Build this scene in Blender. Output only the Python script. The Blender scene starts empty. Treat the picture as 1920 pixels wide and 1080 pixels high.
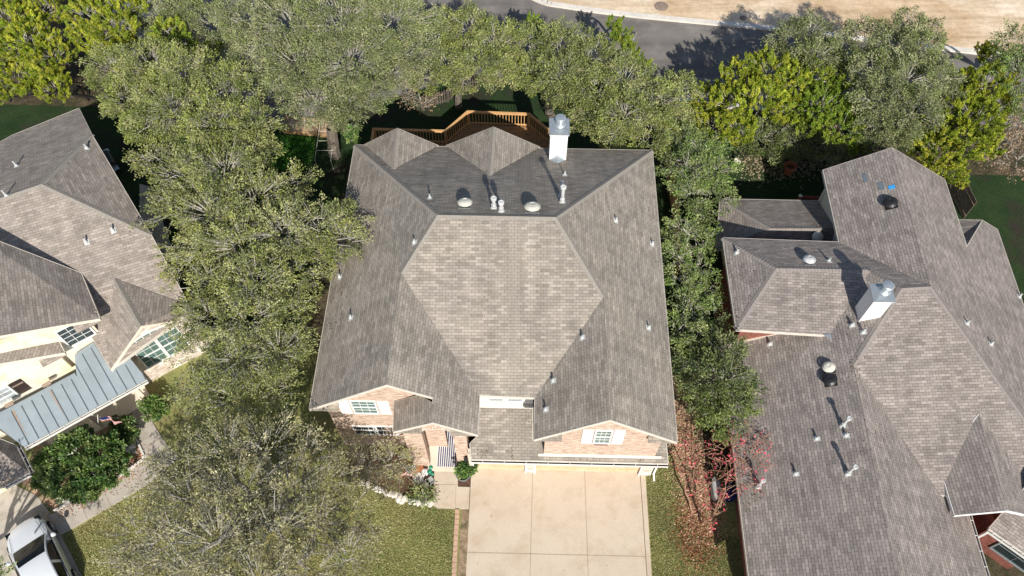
import bpy, bmesh, math, random
import numpy as np
from mathutils import Vector, Matrix
from mathutils.bvhtree import BVHTree
R = math.radians
scene = bpy.context.scene
C = scene.collection

# ------------------------------------------------------------------ camera
FPX, PITCH, CAMH = 1496.0, R(58.62), 37.1
cam_d = bpy.data.cameras.new('camera'); cam = bpy.data.objects.new('camera', cam_d); C.objects.link(cam)
cam.location = (0, 0, CAMH); cam.rotation_euler = (math.pi/2 - PITCH, 0, 0)
cam_d.sensor_width = 36; cam_d.lens = 36*FPX/1920; cam_d.clip_end = 2000; cam_d.clip_start = .5
scene.camera = cam
# ------------------------------------------------------------------ light
SUN_EL, SUN_AZ = R(37.5), R(9.5)                 # azimuth measured from -Y towards +X
w = bpy.data.worlds.new('World'); scene.world = w; w.use_nodes = True
nt = w.node_tree; bg = nt.nodes['Background']; bg.inputs['Strength'].default_value = .085
sky = nt.nodes.new('ShaderNodeTexSky'); sky.sky_type = 'NISHITA'; sky.sun_disc = False
sky.sun_elevation = SUN_EL; sky.sun_rotation = math.pi - SUN_AZ
nt.links.new(sky.outputs[0], bg.inputs[0])
sd = bpy.data.lights.new('sun', 'SUN'); sd.energy = 4.6; sd.angle = R(.55); sd.color = (1, .95, .87)
sun = bpy.data.objects.new('sun', sd); C.objects.link(sun)
sdir = Vector((math.sin(SUN_AZ)*math.cos(SUN_EL), -math.cos(SUN_AZ)*math.cos(SUN_EL), math.sin(SUN_EL)))
sun.rotation_euler = sdir.to_track_quat('Z', 'Y').to_euler()
scene.view_settings.view_transform = 'Standard'; scene.view_settings.look = 'None'
scene.view_settings.exposure = .35; scene.view_settings.gamma = 1

# ------------------------------------------------------------------ photo survey: pixel + height -> place in the world
cs, sn = math.cos(PITCH), math.sin(PITCH)
FW = Vector((0, cs, -sn)); UP = Vector((0, sn, cs)); RT = Vector((1, 0, 0)); EYE = Vector((0, 0, CAMH))
def ray(x, y): return FW + RT*((x-960)/FPX) - UP*((y-540)/FPX)
def P(x, y, z=0.):
    r = ray(x, y); return EYE + r*((CAMH-z)/-r.z)
def mpp(x, y, z): return (P(x, y, z)-EYE).dot(FW)/FPX          # metres per photo pixel there
HA = R(-1.3); HX = Vector((math.cos(HA), math.sin(HA), 0)); HY = Vector((-math.sin(HA), math.cos(HA), 0)); ZZ = Vector((0, 0, 1))
def hw(x, y, z): return HX*x + HY*y + ZZ*z                    # main-house plan coordinates
def hf(p): return Vector((p.dot(HX), p.dot(HY), p.z))
LA = R(34.5); LX = Vector((math.cos(LA), math.sin(LA), 0)); LY = Vector((-math.sin(LA), math.cos(LA), 0))
def solve_heights(V, F, level=()):
    """V name->(px,py,z,weight); F lists of names that share a plane; returns name->Vector."""
    nm = list(V); ix = {n: i for i, n in enumerate(nm)}; nv = len(nm); rows = []; rhs = []
    rz = {n: -ray(V[n][0], V[n][1]).z for n in nm}
    for n in nm:
        r = np.zeros(nv+3*len(F)); wgt = V[n][3]; r[ix[n]] = wgt; rows.append(r); rhs.append(wgt*rz[n]/(CAMH-V[n][2])*1)
    for k, f in enumerate(F):
        if len(f) < 4: continue
        for n in f:
            r = np.zeros(nv+3*len(F)); r[ix[n]] = 30
            r[nv+3*k] = -30*(V[n][0]-960)/1000; r[nv+3*k+1] = -30*(V[n][1]-540)/1000; r[nv+3*k+2] = -30
            rows.append(r); rhs.append(0)
    for grp in level:
        for a, b in zip(grp, grp[1:]):
            r = np.zeros(nv+3*len(F)); r[ix[a]] = 10*rz[b]; r[ix[b]] = -10*rz[a]; rows.append(r); rhs.append(0)
    s = np.linalg.lstsq(np.array(rows), np.array(rhs), rcond=None)[0]
    out = {}
    for n in nm:
        z = CAMH - rz[n]/s[ix[n]]; out[n] = P(V[n][0], V[n][1], z)
    return out

# ------------------------------------------------------------------ materials
def mat(name, rough=.8, spec=.3):
    m = bpy.data.materials.new(name); m.use_nodes = True; n = m.node_tree.nodes; b = n['Principled BSDF']
    b.inputs['Roughness'].default_value = rough; b.inputs['Specular IOR Level'].default_value = spec
    return m, m.node_tree, b
def ramp(nt, fac, stops):
    r = nt.nodes.new('ShaderNodeValToRGB'); e = r.color_ramp.elements
    while len(e) < len(stops): e.new(.5)
    for el, (p, c) in zip(e, stops): el.position = p; el.color = (*c, 1)
    nt.links.new(fac, r.inputs[0]); return r.outputs[0]
def noise(nt, scale, detail=6, rough=.6, vec=None, dist=0):
    n = nt.nodes.new('ShaderNodeTexNoise'); n.inputs['Scale'].default_value = scale; n.inputs['Detail'].default_value = detail
    n.inputs['Roughness'].default_value = rough; n.inputs['Distortion'].default_value = dist
    if vec is not None: nt.links.new(vec, n.inputs['Vector'])
    return n.outputs[0]
def coord(nt, kind='Object'): return nt.nodes.new('ShaderNodeTexCoord').outputs[kind]
def geopos(nt): return nt.nodes.new('ShaderNodeNewGeometry').outputs['Position']
def mix(nt, a, b, fac, mode='MIX'):
    m = nt.nodes.new('ShaderNodeMix'); m.data_type = 'RGBA'; m.blend_type = mode
    for s, v in ((0, fac), (6, a), (7, b)):
        if isinstance(v, (int, float)): m.inputs[s].default_value = v
        elif isinstance(v, tuple): m.inputs[s].default_value = (*v, 1)
        else: nt.links.new(v, m.inputs[s])
    return m.outputs[2]
def bump(nt, b, h, strength=.4, dist=.02):
    n = nt.nodes.new('ShaderNodeBump'); n.inputs['Strength'].default_value = strength; n.inputs['Distance'].default_value = dist
    nt.links.new(h, n.inputs['Height']); nt.links.new(n.outputs[0], b.inputs['Normal']); return n
def plain(name, col, rough=.7, spec=.3, metal=0, var=.12, scale=3., bmp=0):
    m, nt, b = mat(name, rough, spec); b.inputs['Metallic'].default_value = metal
    g = geopos(nt); f = noise(nt, scale, 8, .65, g)
    lo = tuple(c*(1-var) for c in col); hi = tuple(min(1, c*(1+var)) for c in col)
    nt.links.new(ramp(nt, f, [(.3, lo), (.7, hi)]), b.inputs['Base Color'])
    if bmp: bump(nt, b, noise(nt, scale*8, 6, .7, g), .4, bmp)
    return m
def two(name, c1, c2, scale, rough=.9, c3=None, s2=None, bmp=.02, pos=(.35, .65), fine=None, fa=.4):
    m, nt, b = mat(name, rough, .15); g = geopos(nt)
    col = ramp(nt, noise(nt, scale, 10, .68, g, .3), [(pos[0], c1), (pos[1], c2)])
    if c3: col = mix(nt, col, c3, ramp(nt, noise(nt, s2, 5, .6, g), [(.5, (0, 0, 0)), (.66, (1, 1, 1))]))
    if fine:
        f = ramp(nt, noise(nt, fine, 3, .8, g), [(.3, (1-fa,)*3), (.7, (1+fa,)*3)]); col = mix(nt, col, f, 1., 'MULTIPLY')
    nt.links.new(col, b.inputs['Base Color'])
    if bmp: bump(nt, b, noise(nt, scale*12, 8, .75, g), .6, bmp)
    return m
def bricktex(nt, vec, c1, c2, mort, bw, rh, ms, off=.5, bias=0., freq=2):
    t = nt.nodes.new('ShaderNodeTexBrick'); nt.links.new(vec, t.inputs['Vector'])
    for k, v in (('Color1', (*c1, 1)), ('Color2', (*c2, 1)), ('Mortar', (*mort, 1)), ('Scale', 1.), ('Mortar Size', ms), ('Mortar Smooth', .3), ('Bias', bias), ('Brick Width', bw), ('Row Height', rh)):
        t.inputs[k].default_value = v
    t.offset = off; t.offset_frequency = freq; t.squash = 1; return t
def shingle(name, c1, c2, mort):
    m, nt, b = mat(name, .92, .12); uv = coord(nt, 'UV')
    t = bricktex(nt, uv, c1, c2, mort, .28, .13, .0085)
    t2 = bricktex(nt, uv, (.83, .83, .825), (1.14, 1.13, 1.13), (1, 1, 1), .56, .13, 0., off=.37)
    g = geopos(nt)
    blot = ramp(nt, noise(nt, .45, 5, .6, g), [(.3, (.88, .88, .885)), (.7, (1.1, 1.09, 1.07))])
    gran = ramp(nt, noise(nt, 38, 3, .9, g), [(.3, (.8, .8, .8)), (.7, (1.2, 1.2, 1.2))])
    # weathering streaks that run down the slope
    mp = nt.nodes.new('ShaderNodeMapping'); mp.inputs['Scale'].default_value = (2.2, .16, 1); nt.links.new(uv, mp.inputs[0])
    strk = ramp(nt, noise(nt, 1, 6, .65, mp.outputs[0]), [(.38, (.9, .895, .89)), (.6, (1.05, 1.05, 1.05))])
    c = mix(nt, t.outputs[0], t2.outputs[0], 1., 'MULTIPLY'); c = mix(nt, c, blot, 1., 'MULTIPLY'); c = mix(nt, c, gran, 1., 'MULTIPLY'); c = mix(nt, c, strk, 1., 'MULTIPLY')
    nt.links.new(c, b.inputs['Base Color'])
    sx = nt.nodes.new('ShaderNodeSeparateXYZ'); nt.links.new(uv, sx.inputs[0])
    d = nt.nodes.new('ShaderNodeMath'); d.operation = 'DIVIDE'; d.inputs[1].default_value = .13; nt.links.new(sx.outputs[1], d.inputs[0])
    fr = nt.nodes.new('ShaderNodeMath'); fr.operation = 'FRACT'; nt.links.new(d.outputs[0], fr.inputs[0])
    ad = nt.nodes.new('ShaderNodeMath'); ad.operation = 'MULTIPLY_ADD'; ad.inputs[1].default_value = -.8; nt.links.new(fr.outputs[0], ad.inputs[0]); nt.links.new(t2.outputs[0], ad.inputs[2])
    bump(nt, b, ad.outputs[0], .7, .012); return m
def brick(name, c1, c2, mort, spot=None):
    m, nt, b = mat(name, .9, .15); uv = coord(nt, 'UV')
    t = bricktex(nt, uv, c1, c2, mort, .22, .078, .012); g = geopos(nt)
    mp = nt.nodes.new('ShaderNodeMapping'); mp.inputs['Scale'].default_value = (2.6, 11, 1); nt.links.new(uv, mp.inputs[0])
    n = ramp(nt, noise(nt, 1, 5, .75, mp.outputs[0]), [(.38, (.56, .5, .46)), (.6, (1.14, 1.14, 1.14))]); c = mix(nt, t.outputs[0], n, 1., 'MULTIPLY')
    if spot: c = mix(nt, c, spot, ramp(nt, noise(nt, 2.2, 6, .7, g), [(.5, (0, 0, 0)), (.62, (1, 1, 1))]))
    nt.links.new(c, b.inputs['Base Color']); bump(nt, b, t.outputs[1], -.5, .01); return m
def leafmat(name, trans=.24, rough=.55, spec=.35):
    m, nt, b = mat(name, rough, spec)
    a = nt.nodes.new('ShaderNodeAttribute'); a.attribute_name = 'tint'
    nt.links.new(a.outputs['Color'], b.inputs['Base Color'])
    tr = nt.nodes.new('ShaderNodeBsdfTranslucent'); nt.links.new(a.outputs['Color'], tr.inputs[0])
    mx = nt.nodes.new('ShaderNodeMixShader'); mx.inputs[0].default_value = trans
    nt.links.new(b.outputs[0], mx.inputs[1]); nt.links.new(tr.outputs[0], mx.inputs[2])
    nt.links.new(mx.outputs[0], nt.nodes['Material Output'].inputs[0]); return m
def glassy(name, col, rough=.12, spec=.6):
    m, nt, b = mat(name, rough, spec); g = geopos(nt)
    nt.links.new(ramp(nt, noise(nt, 2.5, 4, .6, g), [(.35, tuple(c*.6 for c in col)), (.65, col)]), b.inputs['Base Color']); return m
M = {}
M['sh'] = shingle('shingles_tan', (.365, .33, .285), (.275, .246, .212), (.15, .134, .115))
M['shR'] = shingle('shingles_grey', (.335, .298, .272), (.238, .21, .193), (.095, .084, .077))
M['shL'] = shingle('shingles_taupe', (.37, .325, .285), (.275, .24, .21), (.165, .145, .125))
M['capm'] = plain('ridge_cap_shingle', (.28, .256, .224), .92, .1, var=.15, scale=9, bmp=.006)
M['capR'] = plain('ridge_cap_grey', (.26, .232, .214), .92, .1, var=.15, scale=9, bmp=.006)
M['brickA'] = brick('brick_blush', (.5, .34, .26), (.62, .48, .38), (.62, .54, .46))
M['brickR'] = brick('brick_red', (.2, .045, .032), (.27, .075, .055), (.3, .19, .16))
M['stone'] = brick('stone_pale', (.62, .5, .42), (.75, .68, .6), (.6, .55, .48), (.8, .76, .7))
M['stucco'] = two('stucco_cream', (.74, .67, .53), (.8, .75, .64), 1.2, .9, (.74, .65, .4), 1.0, .004)
M['white'] = plain('white_paint', (.8, .79, .77), .5, .3, var=.05, scale=5)
M['cream'] = plain('cream_paint', (.74, .66, .55), .6, .3, var=.08, scale=4)
M['fascia'] = plain('fascia_beige', (.6, .55, .48), .6, .3, var=.1)
M['soffit'] = plain('soffit_beige', (.42, .37, .31), .8, .2)
M['gutter'] = plain('gutter_white', (.72, .7, .66), .4, .4, var=.1, scale=6)
M['gutin'] = plain('gutter_debris', (.05, .04, .035), .9, .1, var=.5, scale=20)
M['metalroof'] = plain('standing_seam_metal', (.34, .395, .42), .45, .5, .3, var=.1, scale=1.3)
M['seam'] = plain('seam_metal', (.22, .26, .285), .4, .5, .35)
M['rust'] = two('rust_stain', (.32, .22, .16), (.36, .3, .25), 9, .8)
M['galv'] = plain('galvanised', (.5, .55, .57), .35, .5, .6, var=.15, scale=9)
M['pvc'] = plain('vent_paint', (.5, .51, .5), .6, .3, var=.3, scale=9)
M['blackm'] = plain('black_metal', (.018, .018, .02), .4, .4)
M['ventcream'] = plain('vent_cream', (.58, .56, .48), .6, .3, var=.2, scale=7)
M['glassg'] = glassy('window_glass_green', (.13, .22, .2))
M['glassd'] = glassy('window_glass_dark', (.02, .035, .04))
M['glassb'] = glassy('window_glass_blue', (.4, .46, .48), .2)
M['shutdark'] = plain('shutter_brown', (.035, .025, .022), .5, .3)
M['garage'] = two('garage_door_tan', (.56, .39, .24), (.64, .5, .35), 1.5, .6, bmp=.002)
M['wood'] = plain('cedar_rail', (.62, .36, .16), .7, .2, var=.25, scale=6)
M['deckw'] = plain('deck_boards', (.22, .12, .065), .8, .15, var=.3, scale=5)
M['woodg'] = plain('weathered_wood', (.26, .2, .16), .85, .1, var=.3, scale=6)
M['redwood'] = plain('red_stained_wood', (.25, .05, .045), .7, .2, var=.2)
M['bark'] = plain('oak_bark', (.17, .145, .12), .95, .1, var=.35, scale=7, bmp=.03)
M['twig'] = plain('pale_twig', (.36, .34, .29), .9, .1, var=.3, scale=5)
M['barktan'] = plain('myrtle_bark', (.3, .18, .12), .8, .15, var=.35, scale=9)
M['leaf'] = leafmat('leaf')
M['wax'] = leafmat('waxy_leaf', .2, .4, .5)
M['terra'] = plain('terracotta', (.38, .13, .07), .8, .2)
M['rock'] = two('limestone', (.5, .46, .4), (.72, .68, .6), 5, .9, bmp=.02)
M['paver'] = plain('grey_paver', (.38, .39, .38), .85, .15, var=.15, scale=7)
M['oldcloth'] = plain('worn_board', (.2,.17,.14))
M['black'] = plain('black_rubber', (.012, .012, .013), .7, .2)
M['carpaint'], _nt, _b = mat('car_paint_silver', .28, .5)
_b.inputs['Base Color'].default_value = (.74, .77, .8, 1); _b.inputs['Metallic'].default_value = .1; _b.inputs['Coat Weight'].default_value = .6
M['red'] = plain('red_cloth', (.5, .03, .04), .8, .1); M['navy'] = plain('navy_cloth', (.02, .03, .12), .8, .1); M['clothw'] = plain('white_cloth', (.75, .73, .7), .8, .1)
M['blueplastic'] = plain('blue_plastic', (.02, .08, .3), .4, .4); M['tarp'] = plain('tarp_blue', (.05, .35, .75), .5, .3)
M['greenp'] = plain('green_glaze', (.02, .25, .15), .4, .4)

# ------------------------------------------------------------------ object helpers
def link(name, me, parent=None, m=None):
    o = bpy.data.objects.new(name, me); C.objects.link(o)
    if m is not None:
        for k in (m if isinstance(m, (list, tuple)) else [m]): me.materials.append(k)
    if parent is not None: o.parent = parent
    return o
def thing(name, label, cat, loc=(0, 0, 0), group=None):
    o = bpy.data.objects.new(name, None); C.objects.link(o); o.location = loc; o.empty_display_size = .3
    o['label'] = label; o['category'] = cat
    if group: o['group'] = group
    return o
def tag(o, label, cat, group=None):
    o['label'] = label; o['category'] = cat
    if group: o['group'] = group
    return o
def struct(o): o['kind'] = 'structure'; return o
class G:
    """Gathers polygons, then links them as one mesh with slope-aligned UVs in metres."""
    def __init__(s): s.v = []; s.f = []; s.mi = []
    def face(s, pts, mi=0):
        b = len(s.v); s.v += [Vector(p) for p in pts]; s.f.append(list(range(b, b+len(pts)))); s.mi.append(mi)
    def box(s, o, ax, ay, az, mi=0):
        """box from corner o along three edge vectors"""
        o, ax, ay, az = map(Vector, (o, ax, ay, az)); p = [o, o+ax, o+ax+ay, o+ay]; q = [k+az for k in p]
        if ax.cross(ay).dot(az) < 0: p = p[::-1]; q = q[::-1]
        s.face(p[::-1], mi); s.face(q, mi)
        for i in range(4): s.face([p[i], p[(i+1) % 4], q[(i+1) % 4], q[i]], mi)
    def prism(s, pts, d, mi=0):
        pts = [Vector(p) for p in pts]; d = Vector(d); n = Vector()
        for i in range(len(pts)): n += pts[i].cross(pts[(i+1) % len(pts)])
        if n.dot(d) < 0: pts = pts[::-1]
        q = [p+d for p in pts]; s.face(pts[::-1], mi); s.face(q, mi)
        for i in range(len(pts)):
            j = (i+1) % len(pts); s.face([pts[i], pts[j], q[j], q[i]], mi)
    def tube(s, a, b, r0, r1=None, n=8, mi=0, cap=True):
        a, b = Vector(a), Vector(b); r1 = r0 if r1 is None else r1; d = (b-a)
        if d.length < 1e-6: return
        d.normalize(); u = d.orthogonal().normalized(); v = d.cross(u)
        A = [a+(u*math.cos(t)+v*math.sin(t))*r0 for t in [2*math.pi*k/n for k in range(n)]]
        B = [b+(u*math.cos(t)+v*math.sin(t))*r1 for t in [2*math.pi*k/n for k in range(n)]]
        for i in range(n): j = (i+1) % n; s.face([A[i], A[j], B[j], B[i]], mi)
        if cap: s.face(A[::-1], mi); s.face(B, mi)
    def lathe(s, o, prof, n=16, mi=0, ax=ZZ):
        o = Vector(o); ax = Vector(ax).normalized(); u = ax.orthogonal().normalized(); v = ax.cross(u); prev = None
        for r, z in prof:
            ring = [o+ax*z+(u*math.cos(2*math.pi*k/n)+v*math.sin(2*math.pi*k/n))*r for k in range(n)]
            if prev:
                for i in range(n): j = (i+1) % n; s.face([prev[i], prev[j], ring[j], ring[i]], mi)
            prev = ring
        s.face(prev, mi)
    def build(s, name, m, parent=None, smooth=False, loc=None):
        me = bpy.data.meshes.new(name); L = Vector(loc) if loc is not None else Vector()
        if parent is not None and loc is None: L = Vector(parent.location)
        me.from_pydata([tuple(p-L) for p in s.v], [], s.f)
        uv = me.uv_layers.new(name='UVMap').data; k = 0; me.polygons.foreach_set('material_index', s.mi)
        for f in s.f:
            a = [s.v[i] for i in f]; n = Vector()
            for i in range(len(a)): n += a[i].cross(a[(i+1) % len(a)])
            n = n.normalized() if n.length > 1e-12 else ZZ.copy()
            if n.z < 0: n = -n
            if n.z < -.2: n = -n
            u = ZZ.cross(n); u = u.normalized() if u.length > .02 else HX; vv = n.cross(u)
            for p in a: uv[k].uv = (p.dot(u), p.dot(vv)); k += 1
        if smooth: me.polygons.foreach_set('use_smooth', [True]*len(s.f))
        me.update(); o = link(name, me, parent, m)
        if parent is None and loc is not None: o.location = L
        return o
# ------------------------------------------------------------------ roofs
def newell(a):
    n = Vector()
    for i in range(len(a)): n += a[i].cross(a[(i+1) % len(a)])
    return n.normalized()
def roof(parent, W, F, m, mcap, mfas, th=.17, nocap=(), nofas=()):
    top = G(); bot = G(); fas = G(); cap = G(); edges = {}
    for f in F:
        pts = [W[n] for n in f]
        if newell(pts).z < 0: pts = pts[::-1]; f = f[::-1]
        top.face(pts); bot.face([p-ZZ*th for p in pts][::-1])
        n = newell(pts)
        for i in range(len(f)):
            a, b = f[i], f[(i+1) % len(f)]; edges.setdefault(frozenset((a, b)), []).append((a, b, n, sum(pts, Vector())/len(pts)))
    for k, e in edges.items():
        a, b = W[e[0][0]], W[e[0][1]]; names = set(k)
        if len(e) == 1:
            if k in nofas: continue
            d = (b-a).normalized(); o = d.cross(ZZ).normalized()*.022
            fas.face([a+o+ZZ*.008, a+o-ZZ*(th+.02), b+o-ZZ*(th+.02), b+o+ZZ*.008]); fas.face([a+ZZ*.008, a+o+ZZ*.008, b+o+ZZ*.008, b+ZZ*.008])
            fas.face([a+o-ZZ*(th+.02), a-ZZ*(th+.02), b-ZZ*(th+.02), b+o-ZZ*(th+.02)])
        elif k not in nocap and (e[1][3]-a).dot(e[0][2]) < -.02:      # convex: a hip or a ridge
            L = (b-a).length; nseg = max(1, int(L/.16)); dd = (b-a)/nseg
            for (aa, bb, n, cen) in e:
                s = n.cross((b-a).normalized()); s = s if s.dot(cen-a) > 0 else -s
                for q in range(nseg):                                    # overlapping cap tiles
                    p0 = a+dd*q; p1 = p0+dd*1.0
                    if (b-a).z < 0: h0, h1 = .01, .024
                    else: h0, h1 = .024, .01
                    cap.face([p0+n*h0, p1+n*h1, p1+n*(h1-.006)+s*.15, p0+n*(h0-.004)+s*.15])
                    e0 = p1 if (b-a).z < 0 else p0
                    cap.face([e0+n*.024, e0+n*.004, e0+n*.004+s*.15, e0+n*.02+s*.15])
    r = top.build('roof', m, parent); bot.build('soffit', M['soffit'], parent); fas.build('fascia', mfas, parent)
    if cap.f: cap.build('ridge_cap', mcap, parent)
    bv = BVHTree.FromPolygons([tuple(p) for p in top.v], top.f)
    return bv
def wall_under(g, pts, inset, shrink, z0, drop=.14, mi=0, inside=None):
    """wall polygon standing under a run of eave / rake points (all in one vertical plane)"""
    a, b = pts[0].copy(), pts[-1].copy(); d = Vector((b.x-a.x, b.y-a.y, 0)).normalized(); n = Vector((-d.y, d.x, 0))
    if (inside-a).dot(n) < 0: n = -n
    q = [p+n*inset-ZZ*drop for p in pts]
    # shorten both ends, following the slope
    def cut(p0, p1, s): t = s/max(1e-6, Vector((p1.x-p0.x, p1.y-p0.y, 0)).length); return p0+(p1-p0)*min(t, .9)
    q0 = cut(q[0], q[1], shrink[0]); q1 = cut(q[-1], q[-2], shrink[1]); q = [q0]+q[1:-1]+[q1]
    poly = [Vector((q0.x, q0.y, z0))]+q+[Vector((q1.x, q1.y, z0))]
    g.prism(poly, n*.2, mi); return q0, q1, n
def zplan(bv, x, y):
    h = bv.ray_cast(Vector((x, y, 60)), Vector((0, 0, -1))); return h[0].z if h[0] else None
def hit(bv, x, y):
    h = bv.ray_cast(EYE, ray(x, y).normalized()); return (h[0], h[1]) if h[0] else (P(x, y, 4), ZZ)

# vents and pipes -------------------------------------------------
vent_groups = {}
def height_px(p, ytop):
    best = min(range(5, 300), key=lambda k: abs(pix(p+ZZ*k*.01)[1]-ytop)); return best*.01
def pix(p):
    d = p-EYE; wd = d.dot(FW); return (960+FPX*d.dot(RT)/wd, 540-FPX*d.dot(UP)/wd)
def pipe_vent(bv, x, y, h, r, label, group, cap=False, m='pvc'):
    p, n = hit(bv, x, y); n = n if n.z > 0 else -n
    t = thing('vent_pipe', label, 'vent pipe', p, group)
    g = G(); u = ZZ.cross(n).normalized(); v = n.cross(u)
    g.box(p-u*.12-v*.12+n*.004, u*.24, v*.27, n*.012); g.lathe(p+n*.01, [(r*2.0, 0), (r*1.7, .05), (r*1.1, .11)], 14, ax=(n+ZZ).normalized())
    g.build('flashing', M[m], t, loc=None)
    g = G(); g.tube(p-ZZ*.1, p+ZZ*h, r, n=14); g.build('pipe', M[m], t, smooth=False)
    if cap:
        g = G(); g.lathe(p+ZZ*(h-.16), [(r*1.02, 0), (r*1.75, .05), (r*1.8, .17), (r*1.2, .2), (r*1.1, .18)], 16); g.build('cap', M[m], t)
        g = G(); g.tube(p+ZZ*.12, p+ZZ*.26, r*1.5, n=14); g.build('collar', M[m], t)
    else:
        g = G(); g.tube(p+ZZ*(h-.0), p+ZZ*(h+.004), r*.75, n=12); g.build('opening', M['blackm'], t)
def dome_vent(bv, x, y, r, label, group, m='pvc', base=None, top='cone'):
    p, n = hit(bv, x, y); n = n if n.z > 0 else -n
    t = thing('roof_vent', label, 'roof vent', p, group); u = ZZ.cross(n).normalized(); v = n.cross(u)
    g = G(); g.box(p-u*r*.85-v*r*.85+n*.004, u*r*1.7, v*r*1.7, n*.012); g.build('flashing', M[base or 'galv'], t)
    g = G(); g.lathe(p, [(r*.72, 0), (r*.72, .2)], 20, ax=n); g.build('throat', M[base or 'blackm'], t)
    g = G(); g.lathe(p+n*.17, [(r*.74, .0), (r*1.0, -.02), (r*1.0, .03), (r*.72, .11), (r*.34, .15), (r*.3, .13), (r*.05, .135)], 24, ax=(n*.7+ZZ*.3).normalized())
    g.build('hood', M[m], t)
def chimney(label, bl, w, d, ztop, zbot, bright='white', saddle=False, cap_pos=.6):
    """bl: front-left corner in plan coordinates (hf)"""
    t = thing('chimney', label, 'chimney', hw(bl[0]+w/2, bl[1]+d/2, zbot))
    g = G(); g.box(hw(bl[0], bl[1], zbot), HX*w, HY*d, ZZ*(ztop-.16-zbot)); g.build('stack', M[bright], t)
    g = G(); g.box(hw(bl[0]-.05, bl[1]-.05, ztop-.16), HX*(w+.1), HY*(d+.1), ZZ*.12); g.build('crown_trim', M[bright], t)
    c = hw(bl[0]+w/2, bl[1]+d/2, ztop-.04)
    g = G(); o = [hw(bl[0]-.07, bl[1]-.07, ztop-.04), hw(bl[0]+w+.07, bl[1]-.07, ztop-.04), hw(bl[0]+w+.07, bl[1]+d+.07, ztop-.04), hw(bl[0]-.07, bl[1]+d+.07, ztop-.04)]
    for i in range(4):
        j = (i+1) % 4; g.face([o[i], o[j], c+ZZ*.05]); g.face([o[i]-ZZ*.06, o[j]-ZZ*.06, o[j], o[i]])
    g.build('chase_cover', M['galv'], t)
    k = hw(bl[0]+w*cap_pos, bl[1]+d*.62, ztop)
    g = G(); g.lathe(k-ZZ*.03, [(.3, 0), (.2, .1), (.15, .12), (.15, .3)], 20); g.build('flue_collar', M['galv'], t)
    g = G(); g.lathe(k+ZZ*.2, [(.22, 0), (.24, .02), (.24, .07), (.19, .08), (.19, .13), (.24, .14), (.24, .19), (.2, .2)], 20); g.build('louvre', M['galv'], t)
    g = G(); g.lathe(k+ZZ*.42, [(.25, 0), (.26, .02), (.22, .05), (.06, .075)], 20); g.build('flue_cap', M['galv'], t)
    return t
def window(parent, o, u, n, w, h, m='glassg', cols=3, rows=2, fr='white', arch=0, name='window', sash=True):
    """o: lower-left corner on the wall face, u along the wall, n outward"""
    g = G(); f = .07
    def bar(x0, z0, x1, z1, p0=.0, p1=.06): g.box(o+u*x0+ZZ*z0+n*p0, u*(x1-x0), ZZ*(z1-z0), n*(p1-p0))
    bar(-f, -f, 0, h+f); bar(w, -f, w+f, h+f); bar(0, -f, w, 0); bar(0, h, w, h+f)
    if sash: bar(0, h*.5-.03, w, h*.5+.03, .0, .05)
    fo = g.build(name, M[fr], parent)
    g = G()
    for i in range(1, cols): g.box(o+u*(w*i/cols-.009)+n*.005, u*.018, ZZ*h, n*.03)
    for j in range(1, rows*2):
        if j != rows or not sash: g.box(o+ZZ*(h*j/(rows*2)-.009)+n*.004, u*w, ZZ*.018, n*.029)
    link_child(g.build('muntins', M[fr], parent), fo, parent)
    g = G(); g.box(o+n*.0, u*w, ZZ*h, n*.014)
    if arch:
        pts = [o+u*(w/2+math.cos(a)*w/2)+ZZ*(h+f+math.sin(a)*arch)+n*.0 for a in [math.pi*k/12 for k in range(13)]]; g.prism(pts, n*.04)
    link_child(g.build('pane', M[m], parent), fo, parent)
    return fo
def link_child(ch, par, top):
    ch.parent = par          # both meshes already share the thing's origin
def relabel(o, s): o['label'] = s

# ------------------------------------------------------------------ the house in the middle
V = dict(RL=(665,272,5.5,3), RR=(1223,282,5.5,3), T1=(820,403,9.35,2), T2=(1043,407,9.35,2), L1=(752,512,8.15,1), R1=(1132,556,7.75,1),
 FLp=(724.5,721,8.15,2), FLe=(580,767,5.5,3), FRp=(1144,787,7.75,2), FRe=(1270,829,5.5,3), LR=(1001,824,5.5,2), LRb=(1003,745,5.4,1), LVb=(899,741,5.4,1),
 Ee=(896,815,5.5,2), Er=(812,745,6.9,.3), En=(811,792,7.0,.5), Ele=(737,809,5.55,2), Elb=(739,753,5.55,2), Elt=(787,741,6.5,.2), Eb=(812,757,6.9,.2))
F = [['T1','T2','R1','LRb','LVb','L1'], ['RL','T1','L1','FLp','FLe'], ['L1','LVb','Ee','En','Eb','Er','FLp'],
     ['T2','RR','FRe','FRp','R1'], ['R1','FRp','LR','LRb'], ['RL','RR','T2','T1'], ['Ele','En','Eb','Elt','Elb']]
W1 = solve_heights(V, F, [('RL','RR'), ('T1','T2'), ('LR','LRb'), ('Ele','Elb'), ('L1','FLp'), ('R1','FRp'), ('En','Eb'), ('RL','FLe'), ('RR','FRe')])
print('HOUSE', {k: round(v.z, 2) for k, v in W1.items()})
house = thing('brick_house', 'blush brick house with wide tan hip roof, in the centre behind the concrete driveway', 'house', hw(-1, 20, 0))
bvA = roof(house, W1, F, M['sh'], M['capm'], M['fascia'], nocap=(frozenset(('En','Eb')), frozenset(('L1','FLp')), frozenset(('R1','FRp'))))
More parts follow.
